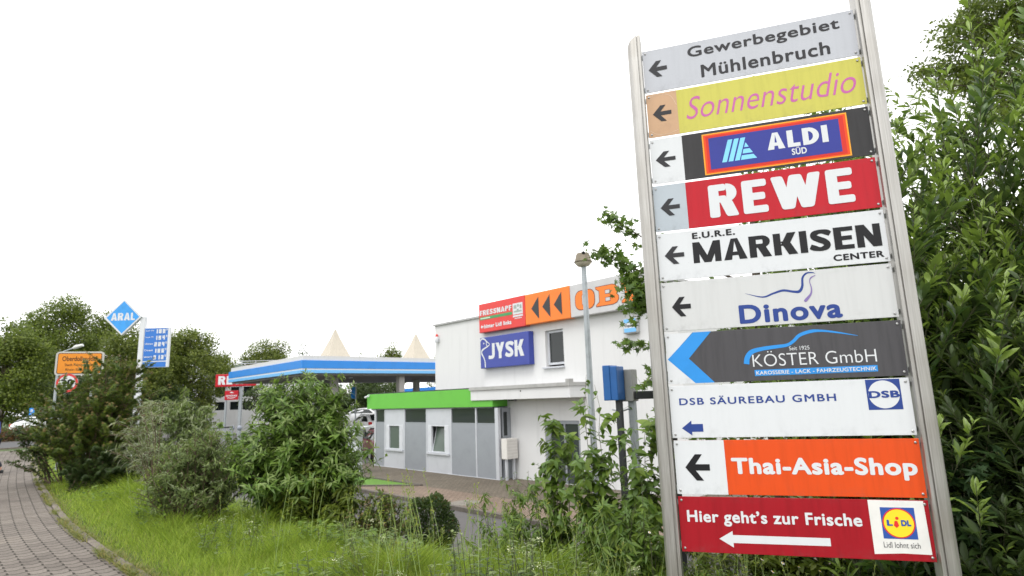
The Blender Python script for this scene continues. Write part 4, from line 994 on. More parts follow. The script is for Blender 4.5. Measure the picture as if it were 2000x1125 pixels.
# ------------------------------------------------------------------ CARS
def make_car(label, col, loc, rz, group=None):
    o = thing('parked_car', label, 'car', loc, rz, group)
    Lc, Wc = 4.3, 1.76
    # side profile stations: x, lower z, belt z, roof z, half width at belt, half width at roof
    st_ = [(-2.15, .42, .70, .72, .66, .60), (-2.08, .25, .88, .92, .80, .70), (-1.85, .2, .95, 1.15, .85, .64), (-1.3, .2, .96, 1.42, .87, .62), (-.6, .2, .95, 1.48, .88, .62), (.15, .2, .94, 1.45, .88, .62), (.75, .2, .93, 1.22, .88, .66), (1.2, .2, .92, .95, .87, .74), (1.75, .2, .80, .82, .84, .70), (2.08, .26, .66, .68, .76, .62), (2.15, .40, .58, .60, .64, .54)]
    mb = MB(); V = []; n = 9
    for x, zl, zb_, zr_, wb, wr in st_:
        V += [(x, -wb * .9, zl), (x, -wb, zl + .15), (x, -wb, zb_), (x, -wr, zr_ - .05 * (zr_ > 1)), (x, 0, zr_), (x, wr, zr_ - .05 * (zr_ > 1)), (x, wb, zb_), (x, wb, zl + .15), (x, wb * .9, zl)]
    Fc = [(i * n + j, i * n + (j + 1) % n, (i + 1) * n + (j + 1) % n, (i + 1) * n + j) for i in range(len(st_) - 1) for j in range(n)]
    Fc += [tuple(range(n))[::-1], tuple((len(st_) - 1) * n + j for j in range(n))]
    mb.add(V, Fc); bo = mb.build('body', col, o, smooth=True)
    def q(i, w_, s_):   # point on the side glass between belt and roof
        x, zl, zb_, zr_, wb, wr = st_[i]; return (x, s_ * (wb + (wr - wb) * w_ + .022), zb_ + (zr_ - .05 - zb_) * w_)
    for s_ in (-1, 1):
        mb = MB(); P = [q(2, .25, s_), q(3, .12, s_), q(4, .12, s_), q(5, .12, s_), q(6, .2, s_), q(6, .75, s_), q(5, .86, s_), q(4, .88, s_), q(3, .86, s_)]
        mb.add(P, [tuple(range(len(P)))[::s_ * 1 or 1]]); mb.build('side_window', GLASS, o)
        mb = MB(); x = -.45; P = [q(4, .10, s_), q(4, .88, s_)]; mb.box(-.63, -.57, s_ * .872, s_ * .885, .95, 1.05); mb.build('door_pillar', DARKMETAL, o)
        mb = MB(); mb.box(.55, .72, s_ * .93, s_ * 1.02, .95, 1.08); mb.build('wing_mirror', col, o, bevel=.03)
        mb = MB(); mb.box(1.80, 2.06, s_ * .55, s_ * .80, .60, .74); mb.build('headlight', paint('lamp_clear', (.6, .62, .64), .15), o, bevel=.03)
        mb = MB(); mb.box(-2.12, -1.95, s_ * .58, s_ * .82, .78, .98); mb.build('tail_light', paint('lamp_red', (.40, .01, .01), .2), o, bevel=.03)
        for x in (-1.32, 1.32):
            wh = MB(); wh.tube([(x, s_ * .74, .31), (x, s_ * .885, .31)], .31, 22); ww_ = wh.build('wheel', paint('tyre', (.02, .02, .02), .8), o)
            rm = MB(); rm.tube([(x, s_ * .886, .31), (x, s_ * .895, .31)], .21, 16); rm.build('rim', paint('rim_silver', (.45, .45, .46), .3, .7), ww_)
    def top(i, w_): x, zl, zb_, zr_, wb, wr = st_[i]; return x, wr * w_, zr_
    mb = MB(); a, b = st_[5], st_[7]; mb.add([(.20, -.55, 1.445), (.20, .55, 1.445), (1.12, .66, 1.0), (1.12, -.66, 1.0)], [(0, 1, 2, 3)])
    for v in range(4): mb.v[v] = (mb.v[v][0] + .03, mb.v[v][1], mb.v[v][2] + .03)
    mb.build('windscreen', GLASS, o)
    mb = MB(); mb.add([(-1.42, -.5, 1.41), (-1.42, .5, 1.41), (-2.0, .58, 1.03), (-2.0, -.58, 1.03)], [(3, 2, 1, 0)])
    for v in range(4): mb.v[v] = (mb.v[v][0] - .03, mb.v[v][1], mb.v[v][2] + .03)
    mb.build('rear_window', GLASS, o)
    mb = MB(); mb.box(-2.165, -2.15, -.26, .26, .52, .63); mb.build('number_plate', WHITE, o)
    return o
WCAR = paint('white_car_paint', (.74, .75, .76), .25, var=.02, coat=.6); RCAR = paint('dark_red_car_paint', (.085, .004, .008), .3, var=.02, coat=.25); SCAR = paint('silver_car_paint', (.42, .44, .46), .25, .4, .02, coat=.5); BCAR = paint('blue_car_paint', (.05, .16, .38), .25, var=.02, coat=.6)
q = at(52, 850, 41.); make_car('white hatchback parked behind the low reddish hedge at the far left', WCAR, (q[0], 42.5, 0.0), math.radians(-12))
q = at(712, 850, 44.); make_car('white hatchback seen from behind under the petrol canopy', WCAR, (q[0] + .3, 44., SITE + .45), math.radians(125), 'cars on the petrol station yard')
q = at(722, 880, 30.); make_car('dark red car between the white cabinet and the pavilion', RCAR, (q[0] + .5, 30.5, SITE), math.radians(115), 'cars on the petrol station yard')
q = at(716, 810, 60.); make_car('white van-like car far behind the white hatchback', WCAR, (q[0], 58., SITE + .8), math.radians(160), 'cars on the petrol station yard')
bpy.data.objects['parked_car.003']['label'] = 'farthest white car beyond the white hatchback under the canopy'
q = at(726, 812, 52.); make_car('blue car beside the pavilion corner beyond the white hatchback', BCAR, (q[0] + 1.2, 52., SITE + .6), math.radians(140), 'cars on the petrol station yard')
# ------------------------------------------------------------------ PLANTS
def leaf_tpl(stations, fold=.18, droop=.25):
    """leaf along +x, width in y, face up z; stations = [(t, halfwidth)]; returns V, triangles"""
    V = []; T = []; prev = None
    for t, hw_ in stations:
        z = -droop * t * t
        if hw_ == 0: cur = [len(V)]; V.append((t, 0, z))
        else:
            cur = [len(V), len(V) + 1, len(V) + 2]; V += [(t, hw_, z + hw_ * fold), (t, 0, z), (t, -hw_, z + hw_ * fold)]
        if prev is not None:
            if len(prev) == 1 and len(cur) == 3: T += [(prev[0], cur[1], cur[0]), (prev[0], cur[2], cur[1])]
            elif len(prev) == 3 and len(cur) == 3: T += [(prev[0], prev[1], cur[1]), (prev[0], cur[1], cur[0]), (prev[1], prev[2], cur[2]), (prev[1], cur[2], cur[1])]
            elif len(prev) == 3: T += [(prev[0], prev[1], cur[0]), (prev[1], prev[2], cur[0])]
        prev = cur
    return np.array(V, float), np.array(T)
LANCE = leaf_tpl([(0, 0), (.18, .09), (.45, .13), (.75, .075), (1, 0)], .3, .32)
OVATE = leaf_tpl([(0, 0), (.15, .17), (.4, .27), (.7, .18), (1, 0)], .25, .28)
LAUREL = leaf_tpl([(0, 0), (.22, .085), (.55, .150), (.82, .10), (1, 0)], .4, .30)
SMALL = leaf_tpl([(0, 0), (.45, .27), (1, 0)], .3, .15)
NEEDLE = leaf_tpl([(0, 0), (.4, .07), (1, 0)], .3, .3)
def maple_tpl():
    R_ = [(0, .02), (20, .30), (38, .25), (52, .62), (75, .33), (97, .86), (118, .40), (150, .62), (168, .42), (180, 1.0)]
    pts = [(r * -math.cos(math.radians(a)) + .0, r * math.sin(math.radians(a))) for a, r in R_]
    ring = pts + [(x, -y) for x, y in pts[-2:0:-1]]
    V = [(.12, 0, 0)] + [(x, y, -.22 * (x * x + y * y) + .06 * abs(y)) for x, y in ring]
    n = len(ring); T = [(0, 1 + (i + 1) % n, 1 + i) for i in range(n)]
    return np.array(V, float), np.array(T)
MAPLE = maple_tpl()
QUAD = (np.array([(0, 0, 0), (.5, .36, .05), (1, 0, -.08), (.5, -.36, .05)], float), np.array([(0, 2, 1), (0, 3, 2)]))
def unit(a): return a / (np.linalg.norm(a, axis=-1, keepdims=True) + 1e-9)
class Leaves:
    def __init__(s): s.P = []; s.D = []; s.U = []; s.S = []; s.W = []; s.Y = []
    def add(s, P, D, U, S_, W=None, young=0.):
        P = np.atleast_2d(P); n = len(P); s.P.append(P); s.D.append(np.broadcast_to(D, (n, 3))); s.U.append(np.broadcast_to(U, (n, 3)))
        s.S.append(np.broadcast_to(S_, (n,))); s.W.append(np.broadcast_to(1. if W is None else W, (n,))); s.Y.append(np.broadcast_to(young, (n,)))
    def build(s, name, tpl, mat, parent=None):
        P, D, U, S_, W, Yg = (np.concatenate(a) for a in (s.P, s.D, s.U, s.S, s.W, s.Y))
        x = unit(D); y = unit(np.cross(U, x)); z = np.cross(x, y)
        TV, TT = tpl; n, v = len(P), len(TV)
        V = P[:, None] + S_[:, None, None] * (TV[None, :, :1] * x[:, None] + TV[None, :, 1:2] * W[:, None, None] * y[:, None] + TV[None, :, 2:] * z[:, None])
        Fc = (TT[None] + (np.arange(n) * v)[:, None, None]).reshape(-1, 3)
        me = bpy.data.meshes.new(name)
        me.vertices.add(n * v); me.vertices.foreach_set('co', V.reshape(-1).astype(np.float32))
        me.loops.add(Fc.size); me.loops.foreach_set('vertex_index', Fc.reshape(-1).astype(np.int32))
        me.polygons.add(len(Fc)); me.polygons.foreach_set('loop_start', np.arange(0, Fc.size, 3, dtype=np.int32))
        me.update(calc_edges=True); me.validate()
        if Yg.any():
            at_ = me.attributes.new('young', 'FLOAT', 'POINT'); at_.data.foreach_set('value', np.repeat(Yg, v).astype(np.float32))
        me.materials.append(mat)
        o = bpy.data.objects.new(name, me); COL.objects.link(o)
        if parent: o.parent = parent
        return o

def stem_shrub(name, label, cat, base, H, env, n, tpl, lmat, smat, leaf, per, t0=.25, twigs=5, base_r=.18, lean=(0, 0), out=.75, droop=.1, young=.0, seed=1, group=None, wvar=.2, rad=.012, spread_low=.15, young_n=.15, arch=.0, top=True):
    """a shrub: stems that fan out from the base, twigs on them, leaves along both. env = (rx, ry) half widths"""
    g_ = np.random.default_rng(seed); o = thing(name, label, cat, base, 0, group)
    mb = MB(); Lv = Leaves()
    def leaves_along(Pts, cnt, size, tstart):
        t = g_.uniform(tstart, 1., cnt); L_ = len(Pts) - 1
        i = np.clip((t * L_).astype(int), 0, L_ - 1); f = (t * L_ - i)[:, None]
        p = Pts[i] * (1 - f) + Pts[i + 1] * f; tan = unit(Pts[i + 1] - Pts[i])
        a = g_.uniform(0, 2 * math.pi, cnt); rad_ = unit(np.stack([np.cos(a), np.sin(a), g_.normal(.1, .25, cnt)], -1))
        rad_ = unit(rad_ - tan * (rad_ * tan).sum(-1, keepdims=True))
        d = unit(rad_ * out + tan * (1 - out) * 1.6 + np.array([0, 0, -droop]))
        up = unit(tan * .6 + np.array([0, 0, .7]) + g_.normal(0, .25, (cnt, 3)))
        sz = size * g_.uniform(1 - wvar * 1.5, 1 + wvar, cnt) * (1 - .45 * np.clip((t - .7) / .3, 0, 1))
        yg = ((t > 1 - young_n) * young) if young else 0.
        Lv.add(p, d, up, sz, None, yg)
    for k in range(n):
        a = g_.uniform(0, 2 * math.pi); rr = base_r * math.sqrt(g_.random()); p0 = np.array([math.cos(a) * rr, math.sin(a) * rr, 0])
        e = g_.uniform(0, 1) ** .6; r_ = math.sqrt(g_.uniform(.0, 1.))
        a2 = a + g_.normal(0, .5)
        hfrac = math.sqrt(max(.05, 1 - r_ ** 2 * .85)) * g_.uniform(.72, 1.04) if top else g_.uniform(.4, 1)
        p2 = np.array([math.cos(a2) * env[0] * r_ + lean[0], math.sin(a2) * env[1] * r_ + lean[1], H * max(hfrac, spread_low)])
        p1 = p0 * .4 + p2 * .6; p1[2] = p2[2] * (.62 + arch); p1[:2] *= .75
        tt_ = np.linspace(0, 1, 9)[:, None]; Pts = (1 - tt_) ** 2 * p0 + 2 * tt_ * (1 - tt_) * p1 + tt_ ** 2 * p2
        Pts[1:] += g_.normal(0, .012 * H, (8, 3)) * .6
        mb.tube(Pts, np.linspace(rad, rad * .25, 9), 5, cap=False)
        leaves_along(Pts, per, leaf, t0)
        for q in range(twigs):
            i = int(g_.integers(3, 8)); b_ = Pts[i]; tn = unit(Pts[i] - Pts[i - 1]); a3 = g_.uniform(0, 2 * math.pi)
            dirn = unit(tn * .8 + np.array([math.cos(a3), math.sin(a3), .25]) * .9); L_ = H * g_.uniform(.12, .26)
            m_ = np.linspace(0, 1, 5)[:, None]; Tp = b_ + dirn * L_ * m_ + np.array([0, 0, -droop * .6 * L_]) * m_ ** 2
            mb.tube(Tp, np.linspace(rad * .45, rad * .15, 5), 4, cap=False); leaves_along(Tp, max(3, int(per * .5)), leaf * .88, .12)
    mb.build('stem', smat, o, smooth=True); Lv.build('foliage', tpl, lmat, o)
    return o

def crown(o, clumps, per, leaf, tpl, mat, g_, flat=.8):
    """foliage as leaf clumps: clumps = (N, 4) centre and radius, local"""
    Lv = Leaves()
    for x, y, z, r in clumps:
        m = max(12, int(per * r * r * 3.7)); d = unit(g_.normal(0, 1, (m, 3))); rr = r * g_.uniform(.35, 1.08, m) ** .7
        p = np.array([x, y, z]) + d * rr[:, None] * np.array([1, 1, flat])
        dirn = unit(d * .5 + g_.normal(0, .7, (m, 3)) + np.array([0, 0, -.25])); up = unit(d * .75 + np.array([0, 0, .55]) + g_.normal(0, .45, (m, 3)))
        Lv.add(p, dirn, up, leaf * .62 * g_.uniform(.6, 1.3, m))
    return Lv.build('crown', tpl, mat, o)
def tree(label, base, H, rx, ry, zlow, mat, seed, leaf=.30, nc=70, per=60, group=None, tpl=QUAD, cr=(.5, 1.0), shape=1., name='tree', trunk_r=.16, smat=None):
    g_ = np.random.default_rng(seed); o = thing(name, label, 'tree', base, 0, group)
    cz = (H + zlow) / 2; rz = (H - zlow) / 2; C = []
    lob = [(unit(g_.normal(0, 1, 3)), g_.uniform(.10, .3)) for _ in range(9)]
    while len(C) < nc:
        d = unit(g_.normal(0, 1, 3)); f = g_.uniform(.15, 1) ** .45
        b_ = .80 + sum(a * max(0, d @ v) ** 4 for v, a in lob)
        taper = 1 - .35 * max(0, d[2]) * shape
        r_ = g_.uniform(*cr) * min(rx, rz) / 2.9
        C.append((d[0] * rx * f * b_ * taper, d[1] * ry * f * b_ * taper, cz + d[2] * rz * f * min(b_, 1.05), r_))
    mb = MB(); top = np.array([0, 0, cz + rz * .5])
    tp = [np.array([g_.normal(0, .05) * i, g_.normal(0, .05) * i, z]) for i, z in enumerate(np.linspace(-.3, top[2], 7))]
    mb.tube(tp, np.linspace(trunk_r, trunk_r * .3, 7), 8)
    for c in C[::3]:
        i = min(5, max(1, int(g_.integers(1, 6)))); a = tp[i]; b_ = np.array(c[:3]); m_ = a * .5 + b_ * .5 + np.array([0, 0, -.1 * abs(b_[2] - a[2])])
        mb.tube([a, m_, b_], [trunk_r * .35, trunk_r * .2, .02], 5, cap=False)
    mb.build('trunk', smat or BARK, o, smooth=True); crown(o, C, per, leaf, tpl, mat, g_)
    return o

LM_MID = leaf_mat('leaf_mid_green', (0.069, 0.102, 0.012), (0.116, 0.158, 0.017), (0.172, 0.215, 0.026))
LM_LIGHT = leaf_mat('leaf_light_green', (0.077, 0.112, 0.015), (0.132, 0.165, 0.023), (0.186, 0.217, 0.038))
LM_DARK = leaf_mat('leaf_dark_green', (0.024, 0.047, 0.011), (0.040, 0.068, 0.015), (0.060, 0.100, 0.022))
LM_RED = leaf_mat('leaf_reddish_maple', (0.064, 0.109, 0.017), (0.109, 0.168, 0.025), (0.181, 0.203, 0.032), young=(.20, .145, .055))
LM_GREY = leaf_mat('leaf_grey_green', (0.094, 0.137, 0.044), (0.140, 0.189, 0.063), (0.228, 0.290, 0.104), young=(.28, .31, .20), spec=.15)
LM_BUD = leaf_mat('leaf_butterfly_bush', (0.068, 0.129, 0.020), (0.118, 0.204, 0.031), (0.180, 0.282, 0.045), young=(.20, .27, .085))
LM_WEED = leaf_mat('leaf_weed', (0.069, 0.132, 0.018), (0.121, 0.195, 0.027), (0.185, 0.264, 0.041), young=(.13, .21, .06))
LM_LAUR = leaf_mat('leaf_cherry_laurel', (0.024, 0.055, 0.013), (0.064, 0.127, 0.023), (0.149, 0.226, 0.047), young=(.21, .30, .055), rough=.33, spec=.5)
LM_BOX = leaf_mat('leaf_box', (0.022, 0.048, 0.010), (0.039, 0.070, 0.014), (0.063, 0.100, 0.020), young=(.10, .06, .03))
LM_MAPLE = leaf_mat('leaf_maple', (0.055, 0.109, 0.015), (0.089, 0.158, 0.021), (0.147, 0.217, 0.036))
LM_GRASS = leaf_mat('grass_blade', (0.176, 0.263, 0.023), (0.257, 0.364, 0.035), (0.379, 0.459, 0.061), young=(.26, .22, .085), trans=.45)

# --- trees behind everything, each from its outline in the photograph
def px_tree(label, p0, p1, pt, pb, Yd, mat, seed, zbase=SITE, leaf=.30, nc=70, per=60, shape=1., group='trees behind the petrol station', cr=(.55, 1.05)):
    c = at((p0 + p1) / 2, (pt + pb) / 2, Yd); rx = (p1 - p0) / 2 / F_PX * Yd; zt_ = at((p0 + p1) / 2, pt, Yd)[2]; zl = at((p0 + p1) / 2, pb, Yd)[2]
    return tree(label, (c[0], Yd, zbase), zt_ - zbase, rx * 1.02, rx * .9, max(zl - zbase, .2), mat, seed, leaf, nc, per, group, cr=cr, shape=shape, trunk_r=.12 + .03 * rx)
px_tree('bushy mid green tree at the left edge above the parked white car', -70, 92, 612, 826, 46, LM_MID, 21, 0, .30, 120, 80)
px_tree('tall dark green tree right of the left edge tree', 30, 182, 580, 815, 62, LM_MID, 22, leaf=.34, nc=160, per=62)
px_tree('dark tree with uneven top left of the blue diamond sign', 145, 250, 594, 800, 66, LM_MID, 23, leaf=.34, nc=120, per=62)
px_tree('light green tree behind the fuel price pole', 195, 352, 640, 815, 54, LM_LIGHT, 24, leaf=.30, nc=140, per=70)
px_tree('rounded tree right of the fuel price board', 285, 424, 630, 812, 58, LM_LIGHT, 25, leaf=.32, nc=140, per=66)
px_tree('small tree behind the far white supermarket building', 390, 470, 686, 800, 88, LM_MID, 26, leaf=.42, nc=60, per=40)
px_tree('broad tree above the left end of the petrol canopy', 470, 578, 656, 790, 92, LM_LIGHT, 27, leaf=.42, nc=90, per=40)
px_tree('dark round conifer above the canopy corner', 572, 614, 671, 790, 90, LM_DARK, 28, leaf=.36, nc=50, per=48)
px_tree('small loose tree beside the tall cream tent roof', 676, 716, 680, 780, 96, LM_MID, 29, leaf=.42, nc=30, per=30)
px_tree('light tree between the two cream tent roofs', 728, 792, 664, 790, 94, LM_LIGHT, 30, leaf=.42, nc=55, per=38)
px_tree('tree half hidden by the left end of the white building', 836, 900, 684, 790, 96, LM_MID, 31, leaf=.42, nc=40, per=36)
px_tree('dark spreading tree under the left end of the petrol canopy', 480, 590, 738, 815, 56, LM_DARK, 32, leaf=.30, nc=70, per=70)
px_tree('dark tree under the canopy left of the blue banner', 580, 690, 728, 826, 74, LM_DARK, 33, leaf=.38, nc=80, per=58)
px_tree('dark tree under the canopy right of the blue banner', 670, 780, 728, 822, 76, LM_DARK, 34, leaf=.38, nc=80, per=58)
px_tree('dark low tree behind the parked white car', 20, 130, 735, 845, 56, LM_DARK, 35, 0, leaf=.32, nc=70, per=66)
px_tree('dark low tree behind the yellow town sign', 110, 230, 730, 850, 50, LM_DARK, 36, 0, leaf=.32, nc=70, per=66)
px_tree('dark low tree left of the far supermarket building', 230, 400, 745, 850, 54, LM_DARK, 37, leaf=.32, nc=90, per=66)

# low reddish hedge beside the road
h0, h1 = at(-40, 845, 39.), at(80, 845, 37.5)
hd = thing('low_hedge', 'low reddish brown hedge in front of the parked white car', 'hedge', (h0[0], h0[1], 0), math.atan2(h1[1] - h0[1], h1[0] - h0[0]))
g_ = np.random.default_rng(5); Lh = math.hypot(*(h1 - h0)[:2]); Lv = Leaves(); m = 4200
p = np.stack([g_.uniform(0, Lh, m), g_.normal(0, .28, m), g_.uniform(.03, .75, m)], -1); p[:, 2] *= 1 + .15 * np.sin(p[:, 0] * 2.1)
Lv.add(p, unit(g_.normal(0, 1, (m, 3))), unit(g_.normal(0, .5, (m, 3)) + (0, -.5, .6)), g_.uniform(.10, .2, m), None, (g_.random(m) < .55) * g_.uniform(.4, 1, m))
Lv.build('foliage', SMALL, leaf_mat('leaf_hedge', (.03, .035, .012), (.05, .05, .02), (.07, .06, .025), young=(.16, .06, .03)), hd)
mb = MB()
for x in np.arange(.3, Lh, .5): mb.tube([(x, 0, -.1), (x + .05, .05, .6)], .02, 5)
mb.build('stem', TWIGB, hd)

def on_ground(px, py, Yd):
    q = at(px, py, Yd); return (q[0], Yd, float(zg(q[0], Yd)))
# --- shrubs along the verge
HT = lambda px, pyt, Yd, pb: at(px, pyt, Yd)[2] - on_ground(px, pb, Yd)[2]
stem_shrub('shrub', 'tall dark shrub with reddish young leaf tips in front of the yellow sign', 'shrub', on_ground(182, 932, 13.8), HT(185, 690, 13.8, 932), (1.36, 1.1), 66, MAPLE, LM_RED, TWIGB, .085, 66, .04, 9, .4, (.05, 0), .8, .2, .9, 41, None, .25, .016, .10, .09)
stem_shrub('shrub', 'dark low growth around the foot of the tall reddish tipped shrub', 'shrub', on_ground(205, 950, 13.0), .95, (1.2, .7), 40, MAPLE, LM_DARK, TWIGB, .08, 44, .02, 6, .7, (0, 0), .8, .2, .3, 40, None, .25, .010, .15, .08)
stem_shrub('shrub', 'dark leafy shrub leaning over the edge of the path', 'shrub', on_ground(130, 935, 14.6), 1.9, (1.0, .8), 30, SMALL, LM_DARK, TWIGB, .10, 55, .1, 8, .4, (-.35, -.1), .75, .2, .5, 42, None, .25, .015, .1, .08)
stem_shrub('shrub', 'grey green fine leaved shrub in the middle of the verge', 'shrub', on_ground(378, 1042, 8.7), HT(378, 838, 8.7, 1042), (.70, .65), 54, LANCE, LM_GREY, TWIGB, .075, 52, .15, 10, .35, (0, 0), .7, .25, .5, 43, None, .3, .012, .12, .12)
def arching(label, base, tips, Yd, seed, leaf=.13, lmat=None, dens=46):
    """long bare wands that arch over and carry narrow curved leaves on side sprays"""
    g_ = np.random.default_rng(seed); o = thing('shrub', label, 'shrub', base); mb = MB(); Lv = Leaves(); B_ = np.array(base)
    for x, y in tips:
        q = at(x, y, Yd + g_.normal(0, .25)) - B_; p1 = np.array([q[0] * .35, q[1] * .4, q[2] * 1.02]); tt_ = np.linspace(0, 1, 14)[:, None]
        Q = (1 - tt_) ** 2 * np.zeros(3) + 2 * tt_ * (1 - tt_) * p1 + tt_ ** 2 * q; mb.tube(Q, np.linspace(.011, .003, 14), 5, cap=False)
        for k in range(11):
            i = int(g_.integers(5, 14)); a = g_.uniform(0, 6.28); L_ = g_.uniform(.10, .32); dv = unit(np.array([math.cos(a), math.sin(a) * .6, .55]))
            m_ = np.linspace(0, 1, 6)[:, None]; T = Q[i] + dv * L_ * m_ + np.array([0, 0, -.5 * L_]) * m_ ** 2; mb.tube(T, np.linspace(.005, .002, 6), 4, cap=False)
            n = dens // 4; f = g_.uniform(.15, 1, n); p = T[np.clip((f * 5).astype(int), 0, 5)] + g_.normal(0, .012, (n, 3)); r_ = unit(g_.normal(0, 1, (n, 3)) * (1, 1, .5) + dv * .5)
            Lv.add(p, unit(r_ + (0, 0, .25)), unit(g_.normal(0, .3, (n, 3)) + (0, 0, 1)), leaf * g_.uniform(.5, 1.1, n), .75, (g_.random(n) < .5) * g_.uniform(.4, 1, n))
    mb.build('stem', TWIGB, o, smooth=True); Lv.build('foliage', leaf_tpl([(0, 0), (.2, .05), (.5, .065), (.8, .035), (1, 0)], .3, .75), lmat or LM_GREY, o); return o
LM_SILV = leaf_mat('leaf_silver_spray', (.13, .155, .095), (.20, .225, .15), (.28, .30, .21), young=(.36, .38, .28), spec=.15)
arching('pale arching shrub with curved silvery sprays left of the grey green shrub', on_ground(300, 985, 10.4), [(215, 885), (232, 830), (245, 870), (262, 800), (270, 845), (285, 790), (300, 815), (215, 850), (320, 790), (255, 915), (290, 880)], 10.4, 44, .13, LM_SILV)
stem_shrub('shrub', 'light green tangled shrub before the grey mesh fence', 'shrub', on_ground(335, 930, 13.0), HT(335, 768, 13.0, 930) * 1.05, (1.25, .8), 40, LANCE, LM_GREY, TWIG, .13, 40, .25, 7, .5, (.2, 0), .8, .6, .8, 45, None, .3, .012, .15, .25, .15)
stem_shrub('shrub', 'bright green leafy shrub below the far supermarket building', 'shrub', on_ground(420, 900, 15.5), 2.2, (1.2, .8), 34, OVATE, LM_BUD, TWIG, .12, 44, .2, 7, .5, (0, 0), .8, .35, .9, 46, None, .3, .012, .15, .2)
stem_shrub('shrub', 'big bright shrub with long pointed leaves in front of the petrol canopy', 'shrub', on_ground(584, 1058, 9.2), HT(595, 738, 9.2, 1058) * 1.03, (.94, .9), 76, LANCE, LM_BUD, TWIG, .165, 58, .14, 8, .35, (.0, 0), .78, .15, 1., 47, None, .25, .014, .2, .16)
stem_shrub('shrub', 'low dark skirt of leaves at the foot of the big bright shrub', 'shrub', on_ground(600, 1062, 8.8), 1.05, (.70, .6), 36, LANCE, LM_MID, TWIG, .16, 40, .1, 6, .4, (.1, 0), .8, .3, .4, 48, None, .25, .010, .2, .12)
stem_shrub('shrub', 'low shrub with brownish red tips between the big shrub and the round bush', 'shrub', on_ground(732, 1098, 8.6), HT(735, 955, 8.6, 1098), (.62, .45), 58, SMALL, LM_RED, TWIGB, .055, 46, .1, 7, .25, (0, 0), .75, .1, 1., 49, None, .3, .008, .2, .14)
# clipped round bush
bo = thing('round_bush', 'small dark clipped round bush at the edge of the driveway', 'bush', on_ground(842, 1098, 10.0))
g_ = np.random.default_rng(50); Lv = Leaves(); m = 9000; d_ = unit(g_.normal(0, 1, (m, 3))); rr = g_.uniform(.6, 1.06, m) ** .6
p = d_ * rr[:, None] * np.array([.385, .37, .50]) * (1 + .08 * np.sin(d_[:, :1] * 7) + .06 * np.cos(d_[:, 2:] * 9)) + np.array([0, 0, .72])
Lv.add(p, unit(d_ + g_.normal(0, .6, (m, 3))), unit(d_ * .5 + (0, 0, .5) + g_.normal(0, .5, (m, 3))), g_.uniform(.025, .06, m), 1.2, (g_.random(m) < .06) * 1.)
Lv.build('foliage', SMALL, LM_BOX, bo)
mb = MB()
for k in range(9): a = k * .7; mb.tube([(.04 * math.cos(a), .04 * math.sin(a), -.1), (.10 * math.cos(a), .10 * math.sin(a), .35), (.25 * math.cos(a), .25 * math.sin(a), .85)], [.014, .01, .005], 5)
mb.build('stem', TWIGB, bo)

# --- tall weeds right of the driveway, each plant its own
WP = [(995, 1085, 8.2, 890), (1055, 1100, 7.6, 885), (1102, 1085, 7.6, 845), (1168, 1095, 7.0, 742), (1212, 1100, 6.9, 815), (1262, 1080, 6.6, 790), (1235, 1110, 5.9, 930)]
LB = ['leafy tall weed at the left end of the clump before the white wall', 'wide leafy weed clump between the driveway and the lamp post', 'upright broad leaved weed left of the lamp post', 'tallest upright weed with big heart shaped leaves below the blue box', 'upright broad leaved weed right of the lamp post', 'leafy weed touching the left post of the totem', 'short leafy weed low at the foot of the totem']
for i, (px_, py_, Yd, pyt) in enumerate(WP):
    g0 = on_ground(px_, py_, Yd); H_ = at(px_, pyt, Yd)[2] - g0[2]; big = i in (2, 3, 4, 5)
    stem_shrub('weed', LB[i], 'weed', g0, H_ * (1.10 if big else 1.), (.24 if big else .50, .30), 10 if big else 20, OVATE if big else LANCE, LM_WEED, TWIG, .145 if big else .12, 40, .15, 3, .20, (0, 0), .85, .45, 1., 60 + i, 'tall weeds before the white wall', .3, .007, .42, .14)
UL = ['dense green undergrowth left of the totem below the tall weeds', 'dense green undergrowth beneath the lamp post', 'leafy undergrowth by the left post of the totem', 'leafy undergrowth behind the foot of the totem', 'leafy undergrowth under the lowest red panel, near its logo poster',
      'taller leafy growth behind the totem, seen below the long white arrow', 'taller leafy growth behind the totem, seen below the red panel lettering', 'taller leafy growth behind the totem next to the right post']
for i, (px_, py_, Yd, H_, rx) in enumerate([(1040, 1110, 7.2, .85, .6), (1140, 1115, 6.6, 1.0, .6), (1240, 1120, 6.0, .9, .5), (1420, 1125, 5.4, .85, .75), (1700, 1125, 5.0, .75, .75), (1450, 1080, 7.0, 1.75, .8), (1600, 1080, 6.6, 1.7, .8), (1760, 1080, 6.0, 1.5, .7)]):
    stem_shrub('undergrowth', UL[i], 'weed', on_ground(px_, py_, Yd), H_, (rx, .5), 40, LANCE if i % 2 else OVATE, LM_WEED if i < 5 else LM_MID, TWIG, .09 if i < 5 else .12, 36, .04, 5, .45, (0, 0), .8, .3, .7, 80 + i, 'undergrowth around the totem', .3, .006, .25, .12)

